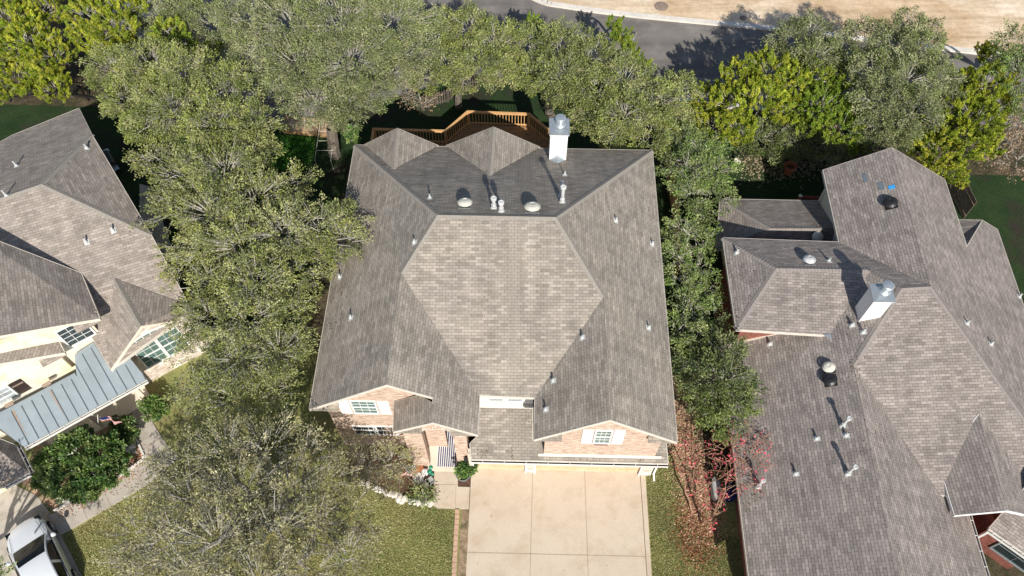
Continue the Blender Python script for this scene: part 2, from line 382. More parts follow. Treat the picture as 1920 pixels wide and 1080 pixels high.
# two small rear gables
n_rear = newell([W1['RL'], W1['T2'], W1['T1']])
def on_rear(x, y, lift=.0):
    r = ray(x, y); t = (W1['T1']-EYE).dot(n_rear)/r.dot(n_rear); return EYE+r*t+ZZ*lift
for k, (l, p, r_, b) in enumerate([((683,271), (745,240.5), (822,273), (738,318)), ((836,273), (925,238), (1013,276), (918,330))]):
    bb = on_rear(*b, .0); pk = P(*p, bb.z); L_ = P(*l, 5.48); R_ = P(*r_, 5.48)
    Wg = dict(l=L_, p=pk, r=R_, b=bb+ZZ*.02); lb = on_rear(l[0], l[1]+3, .02); rb = on_rear(r_[0], r_[1]+3, .02)
    roof(house, Wg, [['l','p','b'], ['p','r','b']], M['sh'], M['capm'], M['fascia'], nofas=(frozenset('lb'), frozenset('rb')))
    g = G(); wall_under(g, [L_, pk, R_], .35, (.45, .45), 0, inside=hw(0, 15, 0)); g.build('gable_wall', M['brickA'], house)
# walls
g = G()
fl = wall_under(g, [W1['FLe'], W1['FLp'], W1['Er']], .42, (.5, -.1), 0, inside=hw(0, 25, 0))
wx0 = hf(W1['FLe']).x+.5; wx1 = hf(W1['FRe']).x-.5; yb = hf(W1['RR']).y-.4
g.box(hw(wx0+.006, hf(fl[0]).y+.2, 0), HX*.2, HY*(yb-hf(fl[0]).y-.2), ZZ*5.4)      # left wall
g.box(hw(wx1-.206, 12.6, 0), HX*.2, HY*(yb-12.6), ZZ*5.4); g.box(hw(wx0+.2, yb-.2, 0), HX*(wx1-wx0-.4), HY*.2, ZZ*5.3)
g.build('wall', M['brickA'], house)
# entrance bay with an arched opening
yE = hf(W1['Ele']).y+.42; xEl = -5.02; xEr = -2.28; a0, a1 = -4.2, -2.86; zt = hf(W1['En']).z
zap = (EYE+ray(836, 805)*((yE-EYE.dot(HY))/ray(836, 805).dot(HY))).z; zsp = zap-.42; xm = hf(W1['En']).x; sl = (W1['En'].z-W1['Ele'].z)/(xm-hf(W1['Ele']).x)
g = G()
def etop(x): return W1['En'].z-.16-abs(x-xm)*sl
for (u0, u1) in ((xEl, a0), (a1, xEr)):
    g.prism([hw(u0, yE, 0), hw(u1, yE, 0), hw(u1, yE, etop(u1)), hw(u0, yE, etop(u0))], HY*.32)
arc = [((a0+a1)/2-math.cos(t)*(a1-a0)/2, zsp+math.sin(t)*.42) for t in [math.pi*k/10 for k in range(11)]]
for (p, q) in zip(arc, arc[1:]): g.prism([hw(p[0], yE, p[1]), hw(q[0], yE, q[1]), hw(q[0], yE, etop(q[0])), hw(p[0], yE, etop(p[0]))], HY*.32)
g.box(hw(xEl+.006, yE+.32, 0), HX*.25, HY*2.4, ZZ*5.25); g.box(hw(xEr-.25, yE+.32, 0), HX*.245, HY*2.6, ZZ*5.25)
g.box(hw(xEl+.3, yE+2.5, 0), HX*2.3, HY*.2, ZZ*5.2); g.build('entrance_wall', M['brickA'], house)
g = G()                                                                            # soldier course round the arch
for k in range(21):
    t = math.pi*(k+.5)/21; cx = (a0+a1)/2-math.cos(t)*((a1-a0)/2+.13); cz = zsp+math.sin(t)*.55
    du = HX*(-math.cos(t))+ZZ*math.sin(t); dv = HX*math.sin(t)+ZZ*math.cos(t)
    g.box(hw(cx, yE-.03, cz)-du*.12-dv*.035, du*.24, dv*.07, HY*.05)
g.build('arch_surround', M['stone'], house)
g = G(); g.box(hw(xEl+.26, yE+.33, 0), HX*(xEr-xEl-.52), HY*2.1, ZZ*.1); g.box(hw(a0-.1, yE-.25, 0), HX*(a1-a0+.25), HY*.57, ZZ*.08); g.build('porch_floor', M['cream'], house)
g = G(); g.box(hw(-3.95, yE+2.42, .1), HX*1.0, HY*.06, ZZ*2.2); dr = g.build('front_door', M['shutdark'], house)
g = G(); g.lathe(hw(-3.08, yE+2.4, 1.1), [(.03, 0), (.035, .05), (.01, .07)], 8, ax=-HY); link_child(g.build('door_knob', M['blackm'], house), dr, house)
# eave returns
def eave_return(c, d, n):
    g = G(); a = c-ZZ*.19; b = c+d*1.15-ZZ*.19
    g.prism([a-ZZ*.06, a+n*.5-ZZ*.06, a+n*.5+ZZ*.17, a], d*1.15); g.build('eave_return', M['sh'], house)
for nm, sg in (('FLe', 1), ('FRe', -1), ('LR', 1), ('Ele', 1), ('Ee', -1)): eave_return(W1[nm]+HX*.02*sg+HY*.02, HX*sg, HY)
# front wall of the right gable and the garage
g = G()
yG = hf(W1['FRe']).y+.32; q = [W1['LR'], W1['FRp'], W1['FRe']]; q = [p_+HY*(hf(W1['FRe']).y-hf(p_).y) for p_ in q]
wall_under(g, q, .32, (.5, .5), 2.4, inside=hw(0, 25, 0)); g.build('upper_wall', M['brickA'], house)
g = G(); yD = 12.42; DX = [(-2.06, .33), (.83, 5.71)]
for (u0, u1) in ((-2.28, -2.06), (.33, .83), (5.71, 6.3)): g.box(hw(u0, yD-.12, 0), HX*(u1-u0), HY*.24, ZZ*2.5)
g.box(hw(-2.28, yD-.08, 2.22), HX*8.58, HY*.2, ZZ*.3); g.box(hw(6.08, yD+.12, 0), HX*.22, HY*.7, ZZ*2.6); g.build('garage_wall', M['stone'], house)
for u0, u1 in DX:
    g = G()
    for r_ in range(4):
        g.box(hw(u0, yD+.02, .02+r_*.55), HX*(u1-u0), HY*.04, ZZ*.535)
        nn = max(2, round((u1-u0)/.62))
        for c in range(nn):
            xx = u0+(u1-u0)*(c+.12)/nn; g.box(hw(xx, yD-.0, .1+r_*.55), HX*(u1-u0)/nn*.76, HY*.03, ZZ*.37)
    gd = g.build('garage_door', M['garage'], house)
    g = G(); g.box(hw(u0-.001, yD-.06, 2.1), HX*(u1-u0+.002), HY*.1, ZZ*.12); g.box(hw(u0-.05, yD-.14, 0), HX*.05, HY*.16, ZZ*2.22); g.box(hw(u1, yD-.14, 0), HX*.05, HY*.16, ZZ*2.22)
    link_child(g.build('door_trim', M['white'], house), gd, house)
# garage roof: gutter line -> up to the box under the main front slope
GL = P(884, 861, 2.62); GR = P(1253, 873, 2.62); mG = .55
nG = (HX.cross((HY+ZZ*mG).normalized())).normalized()
def on_g(x, y): r = ray(x, y); t = (GL-EYE).dot(nG)/r.dot(nG); return EYE+r*t
GR2 = GL+HX*((GR-GL).dot(HX)); Wg = dict(a=GL, b=GR2, c=on_g(1249, 830), d=on_g(998, 824), e=on_g(999, 756), f=on_g(899, 756), g=on_g(893, 820), h=on_g(881, 832))
bvG = roof(house, Wg, [['a','b','c','d','e','f','g','h']], M['sh'], M['capm'], M['fascia'])
g = G(); yf = hf(Wg['f']).y; z0 = Wg['f'].z-.2; ztp = W1['LVb'].z
xa_, xb_ = hf(Wg['f']).x, hf(Wg['e']).x
g.box(hw(xa_, yf, z0), HX*(xb_-xa_), HY*.2, ZZ*(ztp-z0-.22)); g.build('clerestory_wall', M['white'], house)
g = G()
for k in range(2): g.box(hw(xa_+.45+k*(xb_-xa_-.7)/2, yf-.01, z0+.52), HX*((xb_-xa_)/2-.6), HY*.05, ZZ*.22)
g.build('clerestory_vent', M['galv'], house)
g = G(); a = on_g(1009, 850); b = on_g(1240, 855); a = a+HY*(yG-.1-hf(a).y)+ZZ*((yG-.1-hf(a).y)*mG); print('yG', yG, 'junction', pix(a)); g.box(a+ZZ*.02, HX*((b-a).dot(HX)), HY*.1+ZZ*.055, ZZ*.03); g.box(on_g(899, 757)-HY*.16-ZZ*.06, HX*(xb_-xa_), HY*.16+ZZ*.088, ZZ*.02)
g.build('flashing', M['fascia'], house)
def gutter(parent, a, b, m='gutter', brackets=9, w=.13):
    d = (b-a); L = d.length; d.normalize(); o = d.cross(ZZ).normalized()
    g = G(); g.box(a+o*.025-ZZ*.15, d*L, o*.012, ZZ*.13); g.box(a+o*w-ZZ*.15, d*L, o*.018, ZZ*.14); g.box(a+o*.025-ZZ*.16, d*L, o*(w-.01), ZZ*.01)
    gu = g.build('gutter', M[m], parent)
    g = G(); g.box(a+o*.038-ZZ*.12, d*L, o*(w-.04), ZZ*.02); link_child(g.build('gutter_debris', M['gutin'], parent), gu, parent)
    for k in range(brackets):
        g = G(); g.box(a+d*(L*(k+.5)/brackets)+o*.02-ZZ*.012, d*.025, o*w, ZZ*.012); link_child(g.build('gutter_bracket', M[m], parent), gu, parent)
gutter(house, GL, GR2)
g = G(); dp = hw(6.42, yD-.05, 0); g.box(dp, HX*.09, HY*.07, ZZ*2.45); g.box(dp-HY*.35, HX*.09, HY*.36, ZZ*.07); g.build('downspout', M['white'], house)
# windows and shutters on the two gable fronts
def on_wall(px, py, ywall):           # pixel on the vertical plane y = ywall (plan coordinates)
    r = ray(px, py); t = (ywall-EYE.dot(HY))/r.dot(HY); return EYE+r*t
yW = hf(fl[0]).y
def win_px(x0, y0, x1, y1, yw, **k):
    a = on_wall(x0, y1, yw); b = on_wall(x1, y0, yw); w_ = (b-a).dot(HX); h_ = b.z-a.z
    return window(house, a, HX, -HY, w_, h_, **k), a, w_, h_
wn, a, w_, h_ = win_px(667.5, 752, 701, 773, yW)
for (u0, u1) in ((-.62, -.13), (w_+.13, w_+.62)):
    g = G(); g.box(a+HX*u0-HY*.05-ZZ*.06, HX*(u1-u0), HY*.045, ZZ*(h_+.12))
    for j in range(12): g.box(a+HX*(u0+.05)-HY*.065+ZZ*(h_*(j+.3)/12), HX*(u1-u0-.1), HY*.018, ZZ*(h_/24))
    g.build('shutter', M['white'], house)
wn, a, w_, h_ = win_px(669, 799, 703, 812, yW, m='glassd', cols=3, rows=1); win_px(707, 799, 741, 813, yW, m='glassd', cols=3, rows=1)
wn, a, w_, h_ = win_px(1114, 807, 1147, 829, yG-.004, m='glassg')
for (u0, u1) in ((-.58, -.12), (w_+.12, w_+.58)):
    g = G(); g.box(a+HX*u0-HY*.05-ZZ*.06, HX*(u1-u0), HY*.045, ZZ*(h_+.12))
    for j in range(12): g.box(a+HX*(u0+.05)-HY*.065+ZZ*(h_*(j+.3)/12), HX*(u1-u0-.1), HY*.018, ZZ*(h_/24))
    g.build('shutter', M['white'], house)
g = G()
for k in range(12): g.box(a+HX*(w_*k/12+.01)-HY*.07-ZZ*.22, HX*(w_/12-.02), HY*.07, ZZ*.14)
g.build('window_sill', M['brickR'], house)
# porch lantern
lp = on_wall(874, 856, yE)
t = thing('wall_lantern', 'black lantern on the brick pier between the entrance arch and the garage', 'lamp', lp)
g = G(); g.lathe(lp-HY*.16-ZZ*.2, [(.05, 0), (.09, .05), (.11, .3), (.03, .4), (.01, .46)], 6); g.build('lantern_body', M['blackm'], t)
g = G(); g.box(lp-HX*.05-HY*.02-ZZ*.1, HX*.1, HY*.02, ZZ*.25); g.tube(lp-HY*.02+ZZ*.1, lp-HY*.16+ZZ*.27, .012); g.build('bracket', M['blackm'], t)
# striped rug on the porch
g = G(); n_ = 20; rx0, rx1 = a0+.3, a1-.02
for k in range(n_): g.box(hw(rx0+(rx1-rx0)*k/n_, yE-.05, .104), HX*(rx1-rx0)/n_, HY*2.4, ZZ*.012, mi=k % 2)
tag(g.build('striped_rug', [M['clothw'], M['navy']], loc=hw(-3.4, yE+1, .1)), 'white and dark striped rug on the porch floor inside the entrance arch', 'rug')
# roof fittings
gp = 'small white vent pipes on the centre roof'
for x, y, s in [(806,371,'small white vent pipe on the shaded rear slope beside its left hip'), (777,455,'small white vent pipe high on the left slope, near the corner of the ridge'), (658,596,'small white vent pipe alone midway down the left slope'), (637,520,'small white vent pipe at the left eave beside the oak branches'),
    (1155,414,'small white vent pipe high on the right slope of the centre roof'), (1223,458,'small white vent pipe at the right eave touching the tree'), (1216,615,'small white vent pipe alone midway down the right eave side'),
    (1092,633,'upper small white vent pipe beside the diagonal valley of the front right gable'), (1037,714,'middle small white vent pipe beside the diagonal valley of the front right gable'), (1023,768,'lowest small white vent pipe on the front right gable, beside the garage roof'), (1059,328,'small white vent pipe just in front of the tall white chimney')]:
    pipe_vent(bvA, x, y, .3, .04, s, gp)
for x, y, yt, s in [(926,390,371,'left one of the two capped white flue pipes standing together behind the ridge'), (940,396,379,'right one of the two capped white flue pipes standing together behind the ridge'), (1054,379,350,'tall capped white flue pipe with a double head near the right rear hip')]:
    p, n = hit(bvA, x, y); pipe_vent(bvA, x, y, height_px(p, yt), .075, s, 'capped flue pipes behind the centre ridge', cap=True)
p, n = hit(bvA, 1050, 372); pipe_vent(bvA, 1051, 368, 1.0, .05, 'shorter white pipe standing against the tall double headed flue pipe', 'capped flue pipes behind the centre ridge', cap=True)
dome_vent(bvA, 872, 386, .33, 'white round roof vent left of the paired flue pipes', 'round white roof vents behind the centre ridge', m='ventcream')
dome_vent(bvA, 998, 394, .36, 'white round roof vent right of the paired flue pipes', 'round white roof vents behind the centre ridge', m='ventcream')
pc, n = hit(bvA, 1029.5, 300); c0 = hf(pc); pr_, n = hit(bvA, 1061, 300); wch = hf(pr_).x-c0.x
hgt = height_px(pc, 249); dch = (P(1066, 222, pc.z+hgt)-P(1066, 249, pc.z+hgt)).dot(HY)
ch = chimney('tall white boxed chimney with a metal cap behind the centre roof, beside the deck', (c0.x, c0.y), wch, dch, pc.z+hgt, 2.5, cap_pos=.55)
g = G(); p0 = pc+HX*-.02; p1 = pr_+HX*.02; pm, _n = hit(bvA, 1045, 307); top_ = (p0+p1)/2+ZZ*.42
g.face([p0+ZZ*.02, pm+ZZ*.02, top_]); g.face([pm+ZZ*.02, p1+ZZ*.02, top_]); g.build('saddle_flashing', M['galv'], ch)

# ------------------------------------------------------------------ house on the right
V = dict(T=(1690,540.5,6.6,3), S=(1746,537,6.6,2), U=(1633,506,5.95,2), Wl=(1455,503,5.95,2), Ne=(1355,446,4.3,3), Nv=(1573,454,4.3,2), Sl=(1380,617,4.3,2), Sr=(1556,628,4.3,1),
 x1=(1480,622,4.2,.3), x2=(1352,652,2.75,2), We=(1411,1140,2.75,3), Wf=(1697,1140,5.4,2), Wt=(1600,684,5.4,2), gb=(1543,319,4.3,3), gp=(1673,277,6.6,3), gs=(1745,525,6.6,3),
 Ec=(1771,336,4.6,.5), E1=(1813,462,4.5,.1), E2=(1842,413,3.9,.1), E3=(1870,430,2.75,2), E4=(1975,735,2.75,2), Eh=(2000,896,4.3,.1), Wv=(1763,928,3.9,.3), Wev=(1815,962,3.2,.3), Wee=(1868,1140,3.2,.5), Sb=(1850,935,4,.05), Sc=(2000,940,3.4,.05))
F = [['Ne','Nv','S','T','U','Wl'], ['gb','gp','gs','S','Nv'], ['Ne','Wl','Sl'], ['Wl','U','Sr','Sl'], ['T','Wt','Wf','We','x2','x1','Sr','U'], ['T','S','Eh','Sc','Sb','Wv','Wt'],
     ['gp','Ec','E1','E2','E3','E4','Eh','S','gs'], ['Wt','Wv','Wev','Wee','Wf']]
W2 = solve_heights(V, F, [('T','S'), ('U','Wl'), ('Ne','Nv'), ('gp','gs'), ('Wt','Wf'), ('x2','We'), ('E3','E4'), ('Sl','Sr'), ('gb','Nv'), ('Wev','Wee')])
print('RIGHT', {k: round(v.z, 2) for k, v in W2.items()})
hR = thing('brick_house', 'red brick house on the right under a many-winged grey brown roof', 'house', hw(15, 15, 0))
bvR = roof(hR, W2, F, M['shR'], M['capR'], M['fascia'], nocap=(frozenset(('gs','S')), frozenset(('Wt','Wf')), frozenset(('gp','gs'))))
# the low rear wing
Wf_ = dict(a=P(1350,373,2.75), b=P(1560,377,2.75), c=P(1580,428,3.95), d=P(1444,428,3.95), e=P(1343,466,2.75), f=P(1600,470,2.75))
bvRf = roof(hR, Wf_, [['a','b','c','d'], ['a','d','e'], ['d','c','f','e']], M['shR'], M['capR'], M['fascia'])
# extension behind the east slope
We_ = dict(a=P(1790,412,2.75), b=W2['E2']+ZZ*-.0, c=W2['E1'], d=P(1780,440,3.6))
roof(hR, dict(a=P(1786,412,W2['E2'].z), b=W2['E2'], c=W2['E1'], d=P(1790,455,W2['E1'].z-.5)), [['a','b','c','d']], M['shR'], M['capR'], M['fascia'])
# front dormer gable
dt = None
r = ray(1835, 777); nS = newell([W2['T'], W2['Wt'], W2['Eh']]); dt = EYE+r*((W2['T']-EYE).dot(nS)/r.dot(nS))
Wd = dict(t=dt+ZZ*.03, p=P(1889,957,dt.z), l=P(1763,877,dt.z-1.0), f=P(1790,966,dt.z-1.0), r=P(1975,964,dt.z-1.6), q=P(1975,976,dt.z-1.6))
bvD = roof(hR, Wd, [['t','l','f','p'], ['t','p','q','r']], M['shR'], M['capR'], M['white'], nofas=(frozenset('tr'), frozenset('qr')), nocap=(frozenset('tp'),))
g = G(); wall_under(g, [Wd['f'], Wd['p'], Wd['q']], .6, (.35, .2), 0, inside=hw(20, 20, 0)); g.box(Wd['l']+HX*.3-HY*.0-ZZ*2, HX*.1, Wd['f']-Wd['l']+HY*.7, ZZ*1.85); g.build('dormer_wall', M['brickR'], hR)
g = G(); g.tube(Wd['l']-HX*.1-ZZ*.1, Wd['l']+HX*.12+HY*.12+ZZ*.06, .1, .03, 4); g.build('flashing', M['galv'], hR)
# walls
g = G(); a = hf(W2['We'])
def hbox(g, x0, y0, x1, y1, z0, z1, mi=0): g.box(hw(x0, y0, z0), HX*(x1-x0), HY*(y1-y0), ZZ*(z1-z0), mi)
xw = hf(W2['x2']).x+.45; xf = hf(W2['Ne']).x+.45; yN = hf(W2['Ne']).y-.4; yS = hf(W2['Sl']).y+.35
hbox(g, xw, a.y-1, xw+.2, yS, 0, 2.7); hbox(g, xf, yS, xf+.2, yN, 0, 4.2); hbox(g, xf+.2, yN-.2, hf(W2['Nv']).x+.5, yN, 0, 4.2); hbox(g, xf+.2, yS, hf(W2['Sr']).x, yS+.2, 1., 4.2)
xE = hf(W2['E4']).x-.5; hbox(g, xE-.2, 15, xE, hf(W2['E3']).y-.4, 0, 2.9)
xe2 = hf(W2['Wev']).x-.35; g.build('wall', M['brickR'], hR); g = G(); hbox(g, xe2-.35, a.y-1, xe2-.15, hf(W2['Wev']).y+1.2, 0, 2.1); g.build('court_side_wall', M['brickR'], hR)
g = G(); wall_under(g, [W2['gb'], W2['gp'], W2['Ec']], .35, (.4, .3), 0, inside=hw(16, 15, 0)); xg = hf(W2['gb']).x+.4; hbox(g, xg, yN, xg+.2, hf(W2['gb']).y-.6, 0, 4.2)
hbox(g, hf(Wf_['a']).x+.5, hf(Wf_['a']).y-.6, hf(Wf_['b']).x, hf(Wf_['a']).y-.4, 0, 2.7); hbox(g, hf(Wf_['a']).x+.5, yN, hf(Wf_['a']).x+.7, hf(Wf_['a']).y-.6, 0, 2.7)
g.build('siding_wall', M['stucco'], hR)
g = G(); p = P(1556, 628, W2['Sr'].z); g.prism([p-HX*.32, p+HX*.05+HY*.06, p+HX*.03-HY*.25], ZZ*.04); g.build('kickout_flashing', M['galv'], hR)
g = G(); a_ = W2['x1']+ZZ*.03; b_ = W2['x2']+ZZ*.03; d_ = (b_-a_); g.box(a_, d_, HY*.09, ZZ*.03); g.build('wall_flashing', M['cream'], hR)
gutter(hR, W2['Wee'], W2['Wev'], brackets=6)
# garage court at the lower right: brick wall with a window under a lower roof
cw = [P(1868, 985, 2.6), P(1950, 1042, 2.6)]; d_ = (cw[1]-cw[0]).normalized(); n_ = Vector((d_.y, -d_.x, 0))
if n_.dot(hw(-1, -1, 0)) < 0: n_ = -n_
g = G(); g.prism([Vector((cw[0].x, cw[0].y, 0)), Vector((cw[1].x, cw[1].y, 0)), cw[1], cw[0]], -n_*.2)
e0 = cw[0]+d_*-.0; g.prism([Vector((e0.x, e0.y, 0)), e0, e0+HY*2.2-HX*.2, Vector((e0.x, e0.y, 0))+HY*2.2-HX*.2], HX*.2); g.build('court_wall', M['brickR'], hR)
rc = dict(a=cw[0]+n_*.4+ZZ*.1-d_*.2, b=cw[1]+n_*.4+ZZ*.1, c=cw[1]+n_*.4-n_*3+ZZ*1.5, d=cw[0]-n_*2.6+ZZ*1.5)
roof(hR, rc, [['a','b','c','d']], M['shR'], M['capR'], M['fascia']); gutter(hR, rc['a'], rc['b'], brackets=5)
o_ = P(1850, 1010, 1.0); wb = Vector((cw[0].x, cw[0].y, .8))+d_*.75+n_*.005
window(hR, wb, d_, n_, 1.7, 1.3, m='glassd', cols=2, rows=1, sash=False, fr='galv')
g = G(); p = cw[0]+n_*.08; g.box(p-ZZ*2.4, d_*.09, n_*.07, ZZ*2.4); g.build('downspout', M['white'], hR)
gr2 = 'small white vent pipes on the right roof'
for x, y, h, s in [(1381,474,.35,'small white vent pipe at the upper left hip corner of the right roof'), (1554,489,.3,'thin white vent pipe on the shaded slope beside the round white vent'), (1597,610,.32,'upper left of the two white pipes below the white chimney'), (1618,623,.34,'lower right of the two white pipes below the white chimney'),
    (1443,645,.3,'small white vent pipe just below the red brick gable'), (1586,816,.32,'short capped stub pipe right of the steeper white pipes'), (1531,822,.3,'small white vent pipe left of the capped stub pipe'), (1492,888,.3,'small white vent pipe low on the dark left slope'),
    (1813,606,.3,'white vent pipe on the pale east slope, upper one'), (1858,645,.3,'white vent pipe on the pale east slope, second from the top'), (1911,556,.3,'white vent pipe at the far right eave')]:
    pipe_vent(bvR, x, y, h, .045, s, gr2)
gr3 = 'tall capped pipes on the dark left slope of the right roof'
for x, y, h, s in [(1579,798,.85,'tall white pipe with round cap, uppermost on the dark slope'), (1589,888,.9,'tall white pipe with round cap, middle one on the dark slope'), (1421,912,.85,'tall white pipe with round cap beside the red leaved tree')]:
    pipe_vent(bvR, x, y, h, .06, s, gr3, cap=True)
dome_vent(bvR, 1516, 492, .3, 'pale blue white round vent on the shaded slope of the right roof', 'round vents on the right roof')
dome_vent(bvRf, 1531, 441, .3, 'round vent with white centre on the low rear wing in shadow', 'round vents on the right roof', m='ventcream', base='blackm')
dome_vent(bvR, 1670, 383, .34, 'black round vent with pale hub below the blue patch', 'round vents on the right roof', m='blackm', base='blackm')
dome_vent(bvR, 1555, 691, .28, 'cream round vent just above the black one', 'round vents on the right roof', m='ventcream', base='blackm')
dome_vent(bvR, 1557, 714, .32, 'black round vent directly below the cream one', 'round vents on the right roof', m='blackm', base='blackm')
pc, n = hit(bvR, 1610, 603); 
hgt = height_px(pc, 562); tp = hf(P(1639, 562, pc.z+hgt)); c0 = hf(pc)
ww = (P(1675, 565, pc.z+hgt)-P(1639, 562, pc.z+hgt)).dot(HX); dd_ = (P(1629, 533, pc.z+hgt)-P(1639, 562, pc.z+hgt)).dot(HY)
chimney('white boxed chimney with blue grey shaded side on the right roof', (c0.x, c0.y), ww, dd_, pc.z+hgt, pc.z-1.0, cap_pos=.62)
def patch(name, bv, x, y, wx, wy, m, label, cat, grp=None):
    p, n = hit(bv, x, y); n = n if n.z > 0 else -n; u = ZZ.cross(n).normalized(); v = n.cross(u); t = 0
    g = G(); g.box(p-u*wx/2-v*wy/2+n*.008, u*wx, v*wy, n*.012); tag(g.build(name, M[m], loc=p), label, cat, grp)
patch('roof_patch', bvR, 1672, 351, .22, .3, 'tarp', 'small bright blue patch on the back gable slope of the right roof', 'patch')
patch('replacement_shingle', bvR, 1622, 334, .5, .2, 'seam', 'blue grey replacement shingle left of the blue patch', 'shingle', 'odd shingles on the back gable')
patch('replacement_shingle', bvR, 1652, 349, .45, .25, 'seam', 'blue grey replacement shingle touching the blue patch', 'shingle', 'odd shingles on the back gable')
patch('replacement_shingle', bvR, 1752, 345, .3, .2, 'capR', 'dark replacement shingle on the pale east slope near the back rake', 'shingle', 'odd shingles on the back gable')
# ------------------------------------------------------------------ the house on the left (turned towards the lower right)
V = dict(A=(172,252,5.5,3), B=(283,440,5.5,3), T=(78,345,7.5,3), R0=(-60,392,7.6,1), B1=(148,203,4.9,2), B0=(22,254,4.9,2), B2=(166,250,5.4,.3), Q0=(-60,300,5.0,.2),
 C=(360,582,3.5,2), D=(207,692,2.95,2), E=(168,625,4.2,.1), K=(-60,416,6.2,.1), Gt=(216,523,5.0,.1))
F = [['T','A','B'], ['R0','T','B','C','D','E','K'], ['B0','B1','A','T','R0','Q0']]
W3 = solve_heights(V, F, [('A','B'), ('T','R0'), ('B0','B1')])
print('LEFT', {k: round(v.z, 2) for k, v in W3.items()})
hL = thing('cream_house', 'angled cream house on the left with blue grey metal porch roof', 'house', P(120, 520, 0))
F = [['T','A','B'], ['R0','T','B','C','D','E','K'], ['B0','B1','A','T','R0','Q0']]
bvL = roof(hL, W3, F, M['shL'], M['capm'], M['fascia'])
nP3 = newell([W3['T'], W3['D'], W3['B']]); 
def on_p3(x, y): r = ray(x, y); return EYE+r*((W3['T']-EYE).dot(nP3)/r.dot(nP3))
# front gable with the arched window
gt = on_p3(216, 523); wd = dict(t=gt+ZZ*.03, p=P(265,611,gt.z), c=P(375,594,gt.z-1.9), b=on_p3(352,572)+ZZ*.03, d=on_p3(208,694)+ZZ*.04, e=on_p3(200,640)+ZZ*.04)
roof(hL, wd, [['t','b','c','p'], ['t','p','d','e']], M['shL'], M['capm'], M['cream'], nofas=(frozenset('tb'), frozenset('te'), frozenset('de'), frozenset('bc')))
LF = -LY                                                       # the way this house faces
def lbox(g, p, dx, dy, dz, mi=0): g.box(p, LX*dx, LY*dy, ZZ*dz, mi)
g = G(); pk = wd['p']; wl = wd['d']; wr = wd['c']
wp = [wl+LY*.3+LX*.2-ZZ*.12, pk+LY*.3-ZZ*.16, wr+LY*.3-LX*.4-ZZ*.1]
# project on one vertical plane that passes through the peak
pl = pk+LY*.35
def onpl(x, y): r = ray(x, y); t = (pl-EYE).dot(LY)/r.dot(LY); return EYE+r*t
q = [onpl(213, 688)-ZZ*.05, pl-ZZ*.17, onpl(372, 600)-ZZ*.1]
g.prism([Vector((q[0].x, q[0].y, 0))]+q+[Vector((q[2].x, q[2].y, 0))], LY*.2); g.build('stone_wall', M['stone'], hL)
a = onpl(283, 694); b = onpl(340, 640)
for k in range(2):
    p0 = a+LX*(k*1.15); window(hL, Vector((p0.x, p0.y, 1.3)), LX, LF, 1.0, 1.9, m='glassg', cols=3, rows=2)
g = G(); cx = Vector((a.x, a.y, 3.45))+LX*1.07; pts = [cx+LX*math.cos(t)*1.1+ZZ*math.sin(t)*.4+LF*.0 for t in [math.pi*k/12 for k in range(13)]]; g.prism(pts, LF*.03)
ar = g.build('arched_window', M['glassg'], hL)
g = G()
for k in range(12): g.box(pts[k]+LF*.02, pts[k+1]-pts[k], ZZ*.08, LF*.05)
for k in (-2, -1, 0, 1, 2): g.box(cx+LX*(k*.36-.02)+LF*.03, LX*.04, ZZ*.34, LF*.03)
g.box(cx-LX*1.1-ZZ*.08, LX*2.2, ZZ*.08, LF*.06); link_child(g.build('arch_frame', M['white'], hL), ar, hL)
# upper wing: slope that faces away to the right, with a big shadow on the roof beside it
zt_ = on_p3(152, 512).z
u = dict(a=P(152,512,zt_), b=P(187,597,zt_), c=P(-60,640,zt_+2.6), d=P(-60,430,zt_+2.6))
roof(hL, u, [['a','b','c','d']], M['shL'], M['capm'], M['cream'])
g = G(); f0 = u['b']+LY*.35; 
def onf(x, y, f): r = ray(x, y); t = (f-EYE).dot(LY)/r.dot(LY); return EYE+r*t
tl = onf(-60, 655, f0); tr = u['b']+LY*.35-LX*.5
g.prism([Vector((tl.x, tl.y, 2.2)), tl+ZZ*0, tr+ZZ*.15, Vector((tr.x, tr.y, 2.2))], LY*.2)
g.box(Vector((tr.x, tr.y, 2.2))+LY*.2-LX*.2, LX*.2, LY*2.2, ZZ*(tr.z-2.25)); g.build('upper_wall', M['stucco'], hL)
g = G(); c = u['b']-ZZ*.2; g.prism([c-ZZ*.06, c-LY*.0-ZZ*.06+LY*.45, c+LY*.45+ZZ*.28, c], -LX*1.15); g.build('eave_return', M['shL'], hL)
wo = onf(136, 643, f0); window(hL, Vector((wo.x, wo.y, wo.z-.1))-LX*.15+LF*.01, LX, LF, 1.15, 1.35, m='glassd', cols=3, rows=2, sash=False)
# nested lower gable in front
z2 = 4.55; v = dict(a=P(104,627,z2+.25), b=P(121,661,z2), c=P(-60,692,z2+1.7), d=P(-60,654,z2+1.9))
roof(hL, v, [['a','b','c','d']], M['shL'], M['capm'], M['cream'])
f1 = v['b']+LY*.3; tl = onf(-60, 705, f1); tr = v['b']+LY*.3-LX*.35+LX*.0
g = G(); g.prism([Vector((tl.x, tl.y, 2.6)), tl, tr-ZZ*.02, Vector((tr.x, tr.y, 2.6))], LY*.2); g.box(Vector((tr.x, tr.y, 2.6))+LY*.2-LX*.2, LX*.2, LY*1.4, ZZ*(tr.z-2.7)); g.build('front_wall', M['stucco'], hL)
g = G(); c = v['b']-ZZ*.2; g.prism([c-ZZ*.06, c-ZZ*.06+LY*.4, c+LY*.4+ZZ*.25, c], -LX*1.1); g.build('eave_return', M['shL'], hL)
wo = onf(20, 756, f1); window(hL, wo-LX*1.15+LF*.01, LX, LF, 1.65, 1.3, m='glassb', cols=4, rows=2)
